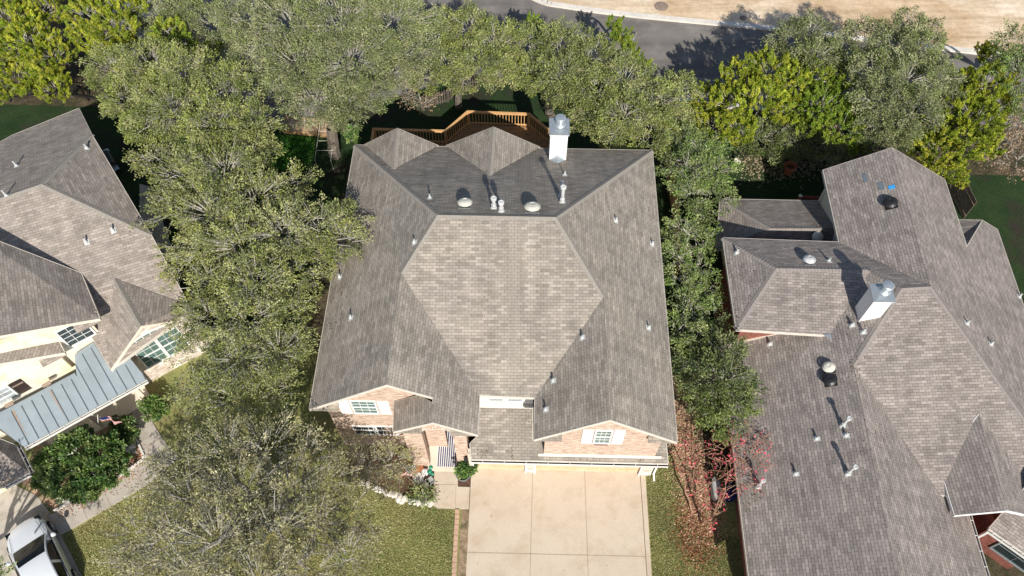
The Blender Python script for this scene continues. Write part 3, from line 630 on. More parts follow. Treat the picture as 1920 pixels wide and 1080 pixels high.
for s in (.62, -1.75):
    g = G(); p = wo+LX*s+LF*.01-ZZ*.05; g.box(p, LX*.5, ZZ*1.4, LF*.05)
    sh = g.build('shutter', M['shutdark'], hL)
    g = G()
    for zz in (.25, 1.1): g.box(p+ZZ*zz+LF*.05, LX*.5, ZZ*.09, LF*.02)
    link_child(g.build('batten', M['woodg'], hL), sh, hL)
g = G(); g.box(wo-LX*1.25-ZZ*.3, LX*1.85, ZZ*.2, LF*.06); g.box(wo-LX*.9+ZZ*1.5, LX*1.2, ZZ*.18, LF*.04); g.build('window_sill', M['stone'], hL)
# metal porch roof
pe = dict(a=P(45,838,2.75), b=P(275,711,2.75)); dpr = (pe['b']-pe['a']); Lp = dpr.length; dpr.normalize(); upd = Vector((-dpr.y, dpr.x, 0))
slp = .3; nm = dpr.cross((upd+ZZ*slp).normalized()); nm.normalize()
def onm(x, y): r = ray(x, y); return EYE+r*((pe['a']-EYE).dot(nm)/r.dot(nm))
mp = [pe['a'], pe['b'], onm(245,673), onm(206,693), onm(176,643), onm(140,664), onm(143,700), onm(-25,785), ]
pr_t = hL
g = G(); g.face(mp); g.face([p-ZZ*.1 for p in mp][::-1])
for i in range(len(mp)): j = (i+1) % len(mp); g.face([mp[i]-ZZ*.1, mp[j]-ZZ*.1, mp[j], mp[i]])
g.build('metal_porch_roof', M['metalroof'], hL)
g = G(); poly2 = [((p-pe['a']).dot(dpr), (p-pe['a']).dot(upd)) for p in mp]
k = .2
while k < Lp-.05:                                               # standing seams, cut to the outline
    ys = []
    for i in range(len(poly2)):
        (x0, y0), (x1, y1) = poly2[i], poly2[(i+1) % len(poly2)]
        if (x0-k)*(x1-k) < 0: ys.append(y0+(y1-y0)*(k-x0)/(x1-x0))
    if len(ys) >= 2:
        y0, y1 = min(ys), max(ys); o = pe['a']+dpr*k+upd*y0+ZZ*(y0*slp)
        g.box(o, dpr*.03, (upd+ZZ*slp)*(y1-y0), ZZ*.045)
    k += .46
g.build('roof_seams', M['seam'], hL)
g = G()
for (x0, y0, x1, y1) in ((0,775,141,700), (146,662,176,642), (210,692,245,672)):
    a, b = onm(x0, y0), onm(x1, y1); d = b-a; g.box(a+ZZ*.01, d, -upd*.16-ZZ*.16*slp+ZZ*.02, ZZ*.05)
g.build('roof_flashing', M['metalroof'], hL)
for i, (x, y) in enumerate(((90,724), (20,762))):
    p = onm(x, y); g = G(); g.box(p-dpr*.18+ZZ*.03, dpr*.36, upd*.14+ZZ*.14*slp, ZZ*.08); tb = g.build('rusty_vent', M['rust'], hL)
    g = G()
    n0 = 10
    for q_ in range(n0):
        t0, t1 = q_/n0, (q_+1)/n0; w0, w1 = .06*(1-t0)+.005, .06*(1-t1)+.005
        a = p-upd*(1.5*t0)-ZZ*(1.5*t0*slp)+ZZ*.006; b = p-upd*(1.5*t1)-ZZ*(1.5*t1*slp)+ZZ*.006
        g.face([a-dpr*w0, a+dpr*w0, b+dpr*w1, b-dpr*w1])
    link_child(g.build('rust_streak', M['rust'], hL), tb, hL)
gutter(hL, pe['a'], pe['b'], brackets=8)
# porch floor, posts, wall behind
g = G(); lo = pe['a']-ZZ*2.75; g.box(lo+upd*.5, dpr*(Lp-.6), upd*3.2, ZZ*.16); g.build('porch_floor', M['cream'], hL)
g = G()
for s in (.3, Lp*.45, Lp-.9):
    g = G(); g.box(lo+dpr*s+upd*.5+ZZ*.16, dpr*.2, upd*.2, ZZ*2.5); g.build('porch_post', M['cream'], hL)
g = G(); g.box(lo+upd*2.3-dpr*2.6, dpr*(Lp+2), upd*.2, ZZ*2.95); g.build('porch_wall', M['stucco'], hL)
# side walls
g = G()
def side(a, b, ins, ztop):
    d = Vector((b.x-a.x, b.y-a.y, 0)).normalized(); n = Vector((-d.y, d.x, 0)); n = n if n.dot(W3['T']-a) > 0 else -n
    p = Vector((a.x, a.y, 0))+n*ins+d*.3; q = Vector((b.x, b.y, 0))+n*ins-d*.3
    g.prism([p, q, q+ZZ*(b.z-.16), p+ZZ*(a.z-.16-.35*(a.z-b.z > .5))], n*.2)
side(W3['A'], W3['B'], .4, 5.4); side(W3['B'], W3['C'], .4, 3.4); side(W3['B1'], W3['B0'], .4, 4.8); g.build('side_wall', M['stucco'], hL)
# small roof piece over the garage at the lower left
v = dict(a=P(55,886,2.7), b=P(30,835,2.7), c=P(-70,795,4.2), d=P(-70,925,3.4), e=P(8,911,2.7))
roof(hL, v, [['e','a','b','c','d']], M['shL'], M['capm'], M['fascia']); gutter(hL, v['e'], v['a'], brackets=3); gutter(hL, v['a'], v['b'], brackets=3)
g = G(); g.box(P(40,905,0)-LX*3.2, LX*3.0, LY*.2, ZZ*2.6); g.build('garage_wall', M['stucco'], hL)
gr4 = 'vent pipes on the left roof'
for x, y, h, s in [(31,311,.4,'thin white vent pipe with long shadow on the back slope of the left roof'), (163,278,.35,'white vent pipe beside the rear hip corner of the left roof'), (12,367,.45,'white vent pipe at the ridge by the left edge'),
    (163,455,.4,'white square based vent pipe, left one of two on the sunny slope'), (213,433,.38,'white square based vent pipe, right one of two on the sunny slope')]:
    pipe_vent(bvL, x, y, h, .045, s, gr4)

# ------------------------------------------------------------------ ground, road, paving
def sheet(name, pts, z, m, kind='structure', n_sub=0):
    g = G(); g.face([Vector((p.x, p.y, z)) for p in pts]); o = g.build(name, m)
    if kind: o['kind'] = kind
    return o
M['lawn'] = two('lawn', (.17, .195, .07), (.29, .28, .11), .5, .95, (.33, .27, .13), .22, .03, fine=9)
M['lawn_shade'] = two('back_lawn_painted_shade', (.016, .034, .012), (.028, .05, .016), .8, .95, (.035, .03, .022), .5, .03, fine=9)  # lawn green darkened: the deep shade of the back yards is in the colour
M['sand'] = two('sandy_lot', (.52, .38, .24), (.66, .53, .38), .25, .95, (.76, .66, .53), .12, .03, fine=2.5, fa=.15)
M['asph'] = two('asphalt', (.15, .137, .126), (.19, .175, .162), .3, .9, (.24, .222, .205), .5, .004, fine=14, fa=.1)
M['stain'] = plain('stain', (.3, .24, .18), .85, .2, var=.3, scale=8)
M['conc'] = two('driveway_concrete', (.53, .45, .355), (.58, .5, .4), .5, .85, (.5, .415, .32), .9, .003, (.3, .7), fine=22, fa=.09)
M['concL'] = two('grey_concrete', (.42, .38, .325), (.52, .47, .41), .7, .85, (.36, .32, .27), 1.1, .003, fine=22, fa=.1)
nt = M['conc'].node_tree; b = nt.nodes['Principled BSDF']; src = b.inputs['Base Color'].links[0].from_socket
spots = ramp(nt, noise(nt, 2.4, 2, .5, geopos(nt)), [(.70, (1, 1, 1)), (.76, (.72, .68, .62))]); rust = ramp(nt, noise(nt, .55, 8, .75, geopos(nt), .8), [(.52, (1, 1, 1)), (.7, (.88, .83, .75))])
nt.links.new(mix(nt, mix(nt, src, spots, 1., 'MULTIPLY'), rust, 1., 'MULTIPLY'), b.inputs['Base Color'])
def streaks(m, ang, sc, lo, hi):
    nt = m.node_tree; b = nt.nodes['Principled BSDF']; src = b.inputs['Base Color'].links[0].from_socket
    mp = nt.nodes.new('ShaderNodeMapping'); mp.inputs['Rotation'].default_value = (0, 0, ang); mp.inputs['Scale'].default_value = sc; nt.links.new(geopos(nt), mp.inputs[0])
    nt.links.new(mix(nt, src, ramp(nt, noise(nt, 1, 6, .65, mp.outputs[0], .6), [(.38, lo), (.62, hi)]), 1., 'MULTIPLY'), b.inputs['Base Color'])
streaks(M['sand'], R(12), (.06, .9, 1), (.84, .8, .74), (1.1, 1.09, 1.08)); streaks(M['sand'], R(-30), (.5, 2.2, 1), (.9, .87, .83), (1.05, 1.05, 1.05)); streaks(M['asph'], R(9.9), (.03, .8, 1), (.88, .88, .88), (1.14, 1.13, 1.1))
streaks(M['sh'], R(20), (.25, .25, .25), (.93, .93, .94), (1.06, 1.05, 1.03))
M['kerbm'] = two('kerb_concrete', (.6, .56, .5), (.74, .7, .63), 1.5, .8, bmp=.004)
M['mulch'] = two('mulch', (.055, .035, .025), (.16, .09, .06), 9, .95, bmp=.04)
M['litter'] = two('leaf_litter', (.4, .25, .16), (.5, .36, .25), 6, .95, (.2, .19, .08), 3, .03, fine=14)
M['wfloor_shade'] = two('woodland_floor_painted_shade', (.045, .038, .024), (.11, .085, .05), 1.5, .95, (.03, .04, .015), .9, .03, fine=6)  # leaf-litter brown, darkened further to paint in house and tree shade
M['dirt'] = two('dry_soil', (.2, .145, .09), (.36, .27, .18), 1.2, .95, (.07, .07, .03), .9, .03, fine=6)
M['joint'] = plain('joint', (.36, .29, .22), .9, .1)
big = [Vector((-400, -120, 0)), Vector((400, -120, 0)), Vector((400, 700, 0)), Vector((-400, 700, 0))]
sheet('ground', big, 0, M['wfloor_shade'])
road_lo = [(600,225),(880,140),(1000,150),(1150,158),(1300,188),(1500,206),(1700,222),(1925,240),(2300,270)]
road_hi = [(760,-120),(900,-55),(1000,2),(1060,17),(1200,35),(1480,62),(1700,88),(1920,113),(2300,155)]
def dz(p, z): return Vector((p.x, p.y, z))
def ext(pts, z=0): return [P(x, y, z) for x, y in pts]
hi = ext(road_hi); lo_ = ext(road_lo)
sheet('front_lawn', [P(150,1250,0), P(-80,870,0), P(150,770,0), P(300,560,0), P(560,560,0), P(640,800,0), P(882,870,0), P(870,1250,0)], .004, M['lawn'])
sheet('side_lawn', [P(1205,880,0), P(1395,880,0), P(1420,1250,0), P(1215,1250,0)], .004, M['lawn'])
sheet('back_lawn_painted_shade', [P(-200,190,0), P(150,200,0), P(470,190,0), P(600,150,0), P(700,130,0), P(860,150,0), P(1000,165,0), P(1290,230,0), P(1390,270,0), P(1560,320,0), P(1925,330,0), P(2200,500,0), P(1925,700,0), P(1240,700,0), P(1210,300,0), P(660,300,0), P(560,620,0), P(330,620,0), P(150,300,0), P(-200,400,0)], .006, M['lawn_shade'])
far = [Vector((-300, 46, 0)), hi[0], *hi[1:], Vector((300, 15, 0)), Vector((300, 400, 0)), Vector((-300, 400, 0))]
sheet('sandy_lot', [Vector((-300, 60, 0)), Vector((-20, 60, 0))]+hi+[Vector((400, hi[-1].y-20, 0)), Vector((400, 650, 0)), Vector((-300, 650, 0))], .01, M['sand'])
rd = [Vector((-22, 34.0, 0)), *lo_, Vector((90, 15, 0)), Vector((95, 30, 0)), *hi[::-1], Vector((-22, 52, 0))]
sheet('road', rd, .014, M['asph'])
def kerb(name, pts, w, h, m, z=0, lab=None):
    g = G()
    for a, b in zip(pts, pts[1:]):
        d = (b-a).normalized(); o = Vector((-d.y, d.x, 0))*w; g.prism([dz(a, z), dz(b, z), dz(b, z)+o, dz(a, z)+o], ZZ*h)
    o = g.build(name, m); return struct(o)
def smooth(pts, n=5):
    out = []
    for i in range(len(pts)-1):
        p0 = pts[max(i-1, 0)]; p1, p2 = pts[i], pts[i+1]; p3 = pts[min(i+2, len(pts)-1)]
        for k in range(n):
            t = k/n; out.append(.5*((2*p1)+(p2-p0)*t+(2*p0-5*p1+4*p2-p3)*t*t+(3*p1-p0-3*p2+p3)*t**3))
    return out+[pts[-1]]
kerb('kerb', smooth(hi), .42, .13, M['kerbm']); kerb('kerb', smooth(lo_[3:6]), -.42, .13, M['kerbm'])
sheet('access_track', [P(200,120,0), P(268,115,0), P(330,-60,0), P(180,-60,0)], .018, M['concL'])
# driveway
dl0, dr0 = P(884,879,0), P(1199.5,886,0); dl1 = P(867.5,1200,0); dr1 = P(1221,1200,0)
g = G(); g.prism([dz(dl0, -.1), dz(dr0, -.1), dz(dr1, -.1), dz(dl1, -.1)], ZZ*.13); dv = struct(g.build('driveway', M['conc']))
def strip(pa, pb, w, z=.034, m='joint', name='joint'):
    d = (pb-pa).normalized(); o = Vector((-d.y, d.x, 0))*w/2; g.face([dz(pa-o, z), dz(pb-o, z), dz(pb+o, z), dz(pa+o, z)])
g = G(); strip(P(999,880,0), P(990.5,1200,0), .03); strip(P(1096,882,0), P(1107,1200,0), .03); strip(P(876.5,1036,0), P(1216,1044,0), .03)
struct(g.build('driveway_joint', M['joint']))
g = G(); g.prism([dz(P(1200,884,0), -.1), dz(P(1209,884,0), -.1), dz(P(1229,1200,0), -.1), dz(P(1221.3,1200,0), -.1)], ZZ*.2); struct(g.build('driveway_kerb', M['conc']))
g = G(); wk = [P(815,874,0), P(858,874,0), P(858.5,913,0), P(881,914,0), P(879,955,0), P(820,953.5,0), P(812.5,948,0)]
g.prism([dz(p, -.1) for p in wk], ZZ*.15); struct(g.build('walkway', M['conc']))
g = G(); strip(P(814,909,0), P(858,909.5,0), .02, .055); strip(P(855,912,0), P(854,954,0), .02, .055); struct(g.build('walkway_joint', M['joint']))
sheet('planting_bed', [P(858,874,0), P(884,876,0), P(882,912,0), P(858.5,911,0)], .012, M['mulch'])
sheet('planting_bed', [P(700,835,0), P(775,868,0), P(815,873,0), P(811,948,0), P(770,940,0), P(720,918,0), P(668,900,0), P(640,850,0)], .012, M['mulch'])
sheet('soil_strip', [P(866,955,0), P(879,955,0), P(870,1200,0), P(850,1200,0)], .016, M['dirt'])
sheet('leaf_litter', [P(1250,740,0), P(1280,760,0), P(1300,800,0), P(1305,850,0), P(1322,890,0), P(1330,940,0), P(1342,975,0), P(1338,1002,0), P(1320,1022,0), P(1303,1005,0), P(1298,970,0), P(1285,950,0), P(1282,900,0), P(1266,870,0), P(1262,810,0)], .012, M['litter'])
# walkway and drive of the left house
wl_ = [(250,745),(262,722),(289,797),(331,860),(300,895),(261,919),(114,1004),(95,965),(103,961),(160,932),(228,894),(270,864),(273,855),(262,830),(250,812)]
g = G(); g.prism([dz(P(x, y, 0), -.1) for x, y in wl_], ZZ*.15); struct(g.build('side_walkway', M['concL']))
g = G()
for a, b in (((258,851),(305,818)), ((232,892),(247,926)), ((192,914),(208,948)), ((150,938),(165,975))): strip(P(*a), P(*b), .025, .055)
struct(g.build('walkway_joint', M['joint']))
g = G(); g.prism([dz(P(x, y, 0), -.1) for x, y in [(70,930),(95,963),(118,1010),(165,1100),(190,1200),(-100,1200),(-150,960),(0,895)]], ZZ*.13); struct(g.build('side_driveway', M['concL']))
g = G(); strip(P(0,978), P(78,932), .03); struct(g.build('driveway_joint', M['joint']))
sheet('planting_bed', [P(40,905,0), P(70,830,0), P(240,745,0), P(252,812,0), P(262,830,0), P(273,855,0), P(270,864,0), P(228,894,0), P(160,932,0), P(103,961,0)], .012, M['litter'])
g = G()
for (a, b) in zip([(103,961),(160,932),(228,894),(270,864),(273,855),(262,830)], [(160,932),(228,894),(270,864),(273,855),(262,830),(250,812)]):
    pa, pb = P(*a), P(*b); d = (pb-pa).normalized(); o = Vector((-d.y, d.x, 0))*.1; g.prism([dz(pa, 0), dz(pb, 0), dz(pb, 0)+o, dz(pa, 0)+o], ZZ*.14)
tag(g.build('bed_edging', M['kerbm'], loc=P(200, 900)), 'pale stone edging between the bed and the angled walkway of the left house', 'edging')
# low brick border beside the lawn
bs = [P(855,954,0), P(862,954,0)]; t = None
g = G(); a = P(858.5,956,0); b = P(846,1200,0); d = (b-a); L = d.length; d.normalize(); o = Vector((-d.y, d.x, 0))
for k in range(int(L/.24)): g.box(dz(a, 0)+d*(k*.24)-o*.12, d*.225, o*.2, ZZ*(.09+.01*random.random()))
tag(g.build('brick_border', plain('tan_paver', (.5, .34, .24), .85, .1, var=.2, scale=8), loc=a), 'tan brick border along the right edge of the front lawn', 'border')
# ------------------------------------------------------------------ vegetation
rng = np.random.default_rng(11)
def quads_mesh(name, V, tint, parent, m, nper=4, origin=None):
    """V (N,nper,3) world, tint (N,3)"""
    N = len(V); L = np.array(origin if origin is not None else (parent.location if parent is not None else (0, 0, 0)), float)
    me = bpy.data.meshes.new(name); co = (V-L).reshape(-1, 3).astype(np.float32)
    me.vertices.add(N*nper); me.vertices.foreach_set('co', co.ravel()); me.loops.add(N*nper)
    me.loops.foreach_set('vertex_index', np.arange(N*nper, dtype=np.int32)); me.polygons.add(N)
    me.polygons.foreach_set('loop_start', np.arange(0, N*nper, nper, dtype=np.int32)); me.update(calc_edges=True)
    at = me.color_attributes.new('tint', 'FLOAT_COLOR', 'POINT')
    c = np.ones((N*nper, 4), np.float32); c[:, :3] = np.repeat(tint, nper, 0); at.data.foreach_set('color', c.ravel())
    o = link(name, me, parent, m)
    if parent is None: o.location = L
    return o
def unit(n): 
    v = rng.normal(size=(n, 3)); return v/np.linalg.norm(v, axis=1)[:, None]
def leaves(c, d, ln, wd):
    """rhombus leaves at c pointing along d"""
    n = len(c); r = unit(n); s = np.cross(d, r); s /= np.linalg.norm(s, axis=1)[:, None]+1e-9
    ln = ln[:, None]; wd = wd[:, None]
    return np.stack([c, c+d*ln*.45+s*wd*.5, c+d*ln, c+d*ln*.45-s*wd*.5], 1)
def tube_arr(a, b, r0, r1):
    """three sided twigs as quads"""
    d = b-a; d /= np.linalg.norm(d, axis=1)[:, None]+1e-9; u = np.cross(d, unit(len(a))); u /= np.linalg.norm(u, axis=1)[:, None]+1e-9; v = np.cross(d, u)
    out = []
    for k in range(3):
        t0, t1 = 2*math.pi*k/3, 2*math.pi*(k+1)/3
        e0 = u*math.cos(t0)+v*math.sin(t0); e1 = u*math.cos(t1)+v*math.sin(t1)
        out.append(np.stack([a+e0*r0[:, None], a+e1*r0[:, None], b+e1*r1[:, None], b+e0*r1[:, None]], 1))
    return np.concatenate(out)
KIND = dict(
 oak=dict(pal=[(.155,.185,.06), (.22,.24,.085), (.09,.12,.035), (.33,.33,.15), (.2,.235,.05)], tuft=10.5, per=70, ln=.08, wd=.04, tr=.26, twig=.8, up=.25, el=.9),
 oaksparse=dict(pal=[(.17,.195,.065), (.24,.255,.1), (.1,.125,.04), (.34,.34,.17), (.21,.225,.05)], tuft=8.6, per=52, ln=.082, wd=.036, tr=.27, twig=1., up=.1, el=1.45),
 oakbare=dict(pal=[(.215,.2,.11), (.28,.26,.16), (.12,.115,.06), (.37,.34,.23), (.2,.2,.08), (.26,.26,.1)], tuft=7.4, per=36, ln=.08, wd=.034, tr=.27, twig=1.3, up=.1, el=1.35),
 greyoak=dict(pal=[(.155,.18,.08), (.215,.235,.11), (.095,.12,.05), (.31,.31,.18), (.17,.21,.06)], tuft=11, per=68, ln=.078, wd=.039, tr=.26, twig=.8, up=.25, el=.8),
 green=dict(pal=[(.13,.185,.055), (.19,.23,.08), (.07,.11,.035), (.28,.31,.14), (.15,.23,.045)], tuft=9.5, per=56, ln=.083, wd=.04, tr=.28, twig=.9, up=.15, el=1.3),
 darkgreen=dict(pal=[(.1,.13,.05), (.145,.175,.06), (.055,.08,.03), (.24,.26,.12), (.15,.2,.045)], tuft=11.5, per=60, ln=.083, wd=.042, tr=.27, twig=.6, up=.15, el=1.1),
 juniper=dict(pal=[(.25,.3,.03), (.34,.38,.035), (.11,.17,.02), (.4,.38,.05), (.19,.27,.025)], tuft=12.5, per=105, ln=.095, wd=.028, tr=.2, twig=.45, up=.9, el=.7),
 junipergreen=dict(pal=[(.17,.25,.03), (.25,.31,.035), (.09,.15,.02), (.33,.35,.05), (.14,.22,.025)], tuft=12.5, per=105, ln=.095, wd=.028, tr=.2, twig=.4, up=.9, el=.7),
 bush=dict(pal=[(.075,.155,.045), (.13,.2,.06), (.04,.09,.03), (.22,.26,.09), (.1,.18,.03)], tuft=24, per=44, ln=.1, wd=.058, tr=.15, twig=.1, up=.2, el=.3),
 dry=dict(pal=[(.3,.2,.12), (.24,.17,.11), (.36,.25,.17), (.16,.12,.08)], tuft=6, per=18, ln=.1, wd=.045, tr=.35, twig=1.6, up=.1, el=1.),
 red=dict(pal=[(.6,.06,.1), (.62,.14,.18), (.45,.05,.08), (.5,.22,.18)], tuft=5.5, per=7, ln=.085, wd=.05, tr=.24, twig=2.2, up=.1, el=1.))
GAIN = dict(bush=1.3, red=1.2, dry=1.6, juniper=1.35, junipergreen=1.3)
WARM = dict(juniper=(1, 1, 1), junipergreen=(1, 1, 1), bush=(1, 1, 1), red=(1, 1, 1), dry=(1, 1, 1))
def foliage(blobs, k, parent, dens=1.):
    """blobs: world centre + radius.  Returns leaf and twig objects: twigs leave each limb end and carry tufts of small leaves"""
    K = KIND[k]; pal = np.array(K['pal'])*GAIN.get(k, 1.34)*np.array(WARM.get(k, (1.0, 1, .95))); LV = []; LT = []; TW = []; ends = []
    cen = np.array([c for c, r in blobs]); rad = np.array([r for c, r in blobs])
    tone = rng.random(len(blobs))
    for bi, (c, r) in enumerate(blobs):
        nt_ = int(K['tuft']*dens*4*r*r*(1.5 if k.startswith('juniper') or k == 'bush' else 1.)); nt_ = max(nt_, 6)
        d = unit(nt_); d[:, 2] = np.abs(d[:, 2])*.85-.22; d /= np.linalg.norm(d, axis=1)[:, None]
        rr = r*(.55+.5*rng.random(nt_)**.7)*(1+.25*np.sin(d[:, 0]*5+bi)*np.cos(d[:, 1]*6+bi*2))
        if k in ('oaksparse', 'oakbare', 'red', 'dry', 'green'): rr *= 1+.3*(rng.random(nt_) < .3)
        p = c+d*rr[:, None]*np.array([1, 1, .72])
        keep = p[:, 2] > .25
        # drop tufts that lie deep inside a neighbouring blob
        for ci, ri in zip(cen, rad):
            if ci is c: continue
            q = (p-ci)/np.array([1, 1, .72]); keep &= ~((np.linalg.norm(q, axis=1) < ri*.42))
        p = p[keep]; d = d[keep]; rr = rr[keep]; n = len(p)
        if not n: continue
        # twigs
        st = c+(p-c)*(.35+.3*rng.random((n, 1))); st[:, 2] -= .12
        sel = rng.random(n) < min(1, K['twig']); TW.append(tube_arr(st[sel], p[sel]+d[sel]*.12, np.full(sel.sum(), .016+.006*min(1, K['twig'])), np.full(sel.sum(), .006)))
        for q in range(2 if K['twig'] >= .5 else 1):
            e = p+d*.05+unit(n)*.3; s2 = rng.random(n) < min(1, K['twig']); TW.append(tube_arr((p-d*.15)[s2], e[s2], np.full(s2.sum(), .011), np.full(s2.sum(), .004)))
        # leaves
        per = K['per']; tr = K['tr']; N = n*per
        pc = np.repeat(p, per, 0); dd = np.repeat(d, per, 0)
        if k.startswith('juniper'):
            ax = np.repeat(d*.5+np.array([0, 0, .8])+unit(n)*.5, per, 0); ax /= np.linalg.norm(ax, axis=1)[:, None]
            t = rng.random((N, 1)); off = ax*(t*1.5-.6)*tr*1.25+unit(N)*tr*.42*(1.15-t)
            ld = ax*.9+unit(N)*.75
        else:
            off = unit(N)*(rng.random((N, 1))**.5)*tr*(.75 if K['el'] > 1 else 1); off[:, 2] *= .75; off += dd*((rng.random((N, 1))*1.5-.45)*tr*K['el']); ld = off/tr+dd*.5+unit(N)*.7
        ld[:, 2] += K['up']*.3; ld /= np.linalg.norm(ld, axis=1)[:, None]
        sz = .7+.65*rng.random(N)
        LV.append(leaves(pc+off, ld, K['ln']*sz*1.25, K['wd']*sz*1.35))
        ti = rng.integers(0, len(pal), n) if rng.random() < .6 else (np.full(n, int(tone[bi]*len(pal))) + rng.integers(0, 2, n)) % len(pal)
        col = pal[np.repeat(ti, per)]*.55+pal[rng.integers(0, len(pal), N)]*.45
        col = col*(.78+.44*rng.random((N, 1)))*(.74+.52*np.repeat(rng.random((n, 1)), per, 0))*(.9+.2*tone[bi])
        LT.append(col); ends.append(c)
    lv = np.concatenate(LV); lt = np.concatenate(LT); tw = np.concatenate(TW)
    crown = quads_mesh('crown', lv, lt, parent, M['wax'] if k == 'bush' else M['leaf'])
    g = quads_mesh('twigs', tw, np.full((len(tw), 3), .3), parent, M['barktan'] if k == 'red' else M['twig'])
    return len(lv)
def limb(g, a, b, r0, r1, seg=5, wob=.35):
    r1 = min(r0, r1)
    a, b = Vector(a), Vector(b); prev = a; L = (b-a).length
    offs = Vector(rng.normal(size=3))*wob*L*.18
    for i in range(1, seg+1):
        t = i/seg; q = a+(b-a)*t+offs*math.sin(math.pi*t)+Vector(rng.normal(size=3))*.02*L*(i < seg); q.z += .12*L*math.sin(math.pi*t)
        g.tube(prev, q, r0+(r1-r0)*(i-1)/seg, r0+(r1-r0)*t, n=7, cap=False); prev = q
total = 0
def tree(name, label, cat, kind, base, blobs, dens=1., r0=.22, group=None, nlimb=99, bark='bark', multi=1):
    """base: pixel of the trunk foot; blobs: (px, py, height, radius in photo pixels)"""
    global total
    bp = P(*base, 0); t = thing(name, label, cat, bp, group)
    B = [(np.array(P(x, y, z)), r*mpp(x, y, z)) for x, y, z, r in blobs]
    mean = sum((Vector(c) for c, r in B), Vector())/len(B); zf = mean.z*.42
    g = G(); forks = []
    for q in range(multi):
        off = Vector((rng.normal()*.25, rng.normal()*.25, 0)) if multi > 1 else Vector()
        fork = bp+(mean-bp)*.4; fork.z = zf; fork += off*2.5
        limb(g, bp-ZZ*.15+off*.4, fork, r0*(1 if multi == 1 else .5), r0*.62*(1 if multi == 1 else .5), 5, .3); forks.append(fork)
    g.build('trunk', M[bark], t)
    g = G()
    for i, (c, r) in enumerate(B):
        if i >= nlimb: break
        c = Vector(c); fork = forks[i % len(forks)]; e = c+ZZ*r*.1; limb(g, fork, e, r0*.5/math.sqrt(multi), .035 if multi == 1 else .012, 6)
        for q in range(3):
            dd = Vector(unit(1)[0]); dd.z = abs(dd.z)*.6; s = fork+(e-fork)*(.55+.15*q); limb(g, s, c+dd*r*.8, .045 if multi == 1 else .016, .012 if multi == 1 else .005, 4, .5)
    g.build('limbs', M['twig' if bark == 'bark' else bark], t)
    total += foliage(B, kind, t, dens)
    return t
def autotrunk(blobs): return (sum(b[0] for b in blobs)/len(blobs), sum(b[1] for b in blobs)/len(blobs))
Tr = lambda name, lab, kind, bl, base=None, cat='tree', **k: tree(name, lab, cat, kind, base or autotrunk(bl), bl, **k)
JL = 'junipers along the far road'; OK_ = 'live oaks round the houses'
Tr('juniper_tree', 'yellow green juniper in the top left corner', 'juniper', [(10,40,5,50),(50,80,4.6,52),(95,110,4,42),(30,150,3.2,48),(80,20,4.6,42),(105,165,2.6,30),(0,105,3.5,45),(70,140,3,38)], group=JL)
Tr('juniper_tree', 'yellow green juniper second from the left along the top edge', 'juniper', [(165,30,5,40),(215,55,5,42),(195,90,4,36),(235,15,5,32),(160,70,4,28),(240,85,3.6,25)], group=JL)
Tr('juniper_tree', 'green juniper clump half buried in grey oaks at the upper left', 'junipergreen', [(315,62,4.5,30),(345,88,4.5,26),(395,98,4,24),(290,90,4,22)], group=JL)
Tr('live_oak', 'grey green oak behind the juniper clump at the top left', 'greyoak', [(290,35,4,42),(350,25,4,40),(400,45,4,42),(420,95,4,36),(265,60,3.4,26)], group=OK_)
Tr('live_oak', 'very broad pale olive oak at the top, behind the raised beds', 'greyoak', [(470,30,7,58),(545,45,8,70),(640,40,8.5,78),(735,45,8,72),(775,100,7,45),(490,100,6.5,52),(560,120,7.6,66),(660,115,8,72),(740,130,6.5,45),(590,190,6.3,50),(660,190,6,46),(535,160,6,40),(700,170,6,40),(640,222,5.2,30)], base=(628,292), dens=1.15, r0=.38, group=OK_)
Tr('live_oak', 'olive oak at upper left, just above the long tree beside the left house', 'oak', [(215,130,6,48),(280,125,6.6,55),(350,140,7,58),(420,175,7,55),(240,190,6,45),(320,205,7,60),(400,235,7,58),(465,245,6.4,48),(270,240,6,38),(490,290,5.8,34)], base=(330,250), dens=1.1, r0=.3, group=OK_)
Tr('live_oak', 'large twiggy oak with branches reaching over the left eave of the centre house', 'oaksparse', [(300,300,6,40),(345,330,6.5,52),(420,320,7,58),(330,390,6,48),(400,400,7,64),(480,370,6.8,55),(540,350,6,40),(380,460,6,52),(450,460,7,66),(530,435,7,60),(600,430,7,48),(640,450,6.9,38),(655,410,6.9,28),(400,530,6,48),(480,530,6.8,60),(560,510,6.4,48),(620,485,6.6,30),(350,500,5,32)], base=(455,440), dens=1.25, r0=.34, group=OK_)
Tr('live_oak', 'dense oak beside the stone gable of the left house', 'oaksparse', [(400,600,6,48),(460,600,6.5,55),(530,590,6,44),(380,660,5.5,44),(450,670,6,58),(520,660,6,46),(370,730,4.8,42),(440,745,5.2,52),(510,730,5,44),(365,785,3.6,26),(555,650,4.8,26),(360,590,4.6,26)], base=(450,660), dens=1.3, r0=.3, group=OK_)
Tr('live_oak', 'big bare twigged oak spreading over the front lawn at the bottom left', 'oakbare', [(350,870,5.2,50),(420,850,6,56),(500,840,6,54),(570,860,5.5,46),(305,925,5,40),(360,940,6,68),(450,930,6.6,70),(540,920,6.2,60),(610,900,5,42),(255,1000,4.6,46),(235,1055,4.2,36),(320,1010,6,62),(410,1020,7,74),(510,1000,6.8,68),(590,980,5.6,54),(650,960,4.6,40),(280,1075,5.5,55),(370,1095,6.5,70),(480,1085,7,74),(580,1070,6,62),(650,1040,5,48),(690,1000,3.8,30)], base=(505,975), dens=1.4, r0=.3, group=OK_)
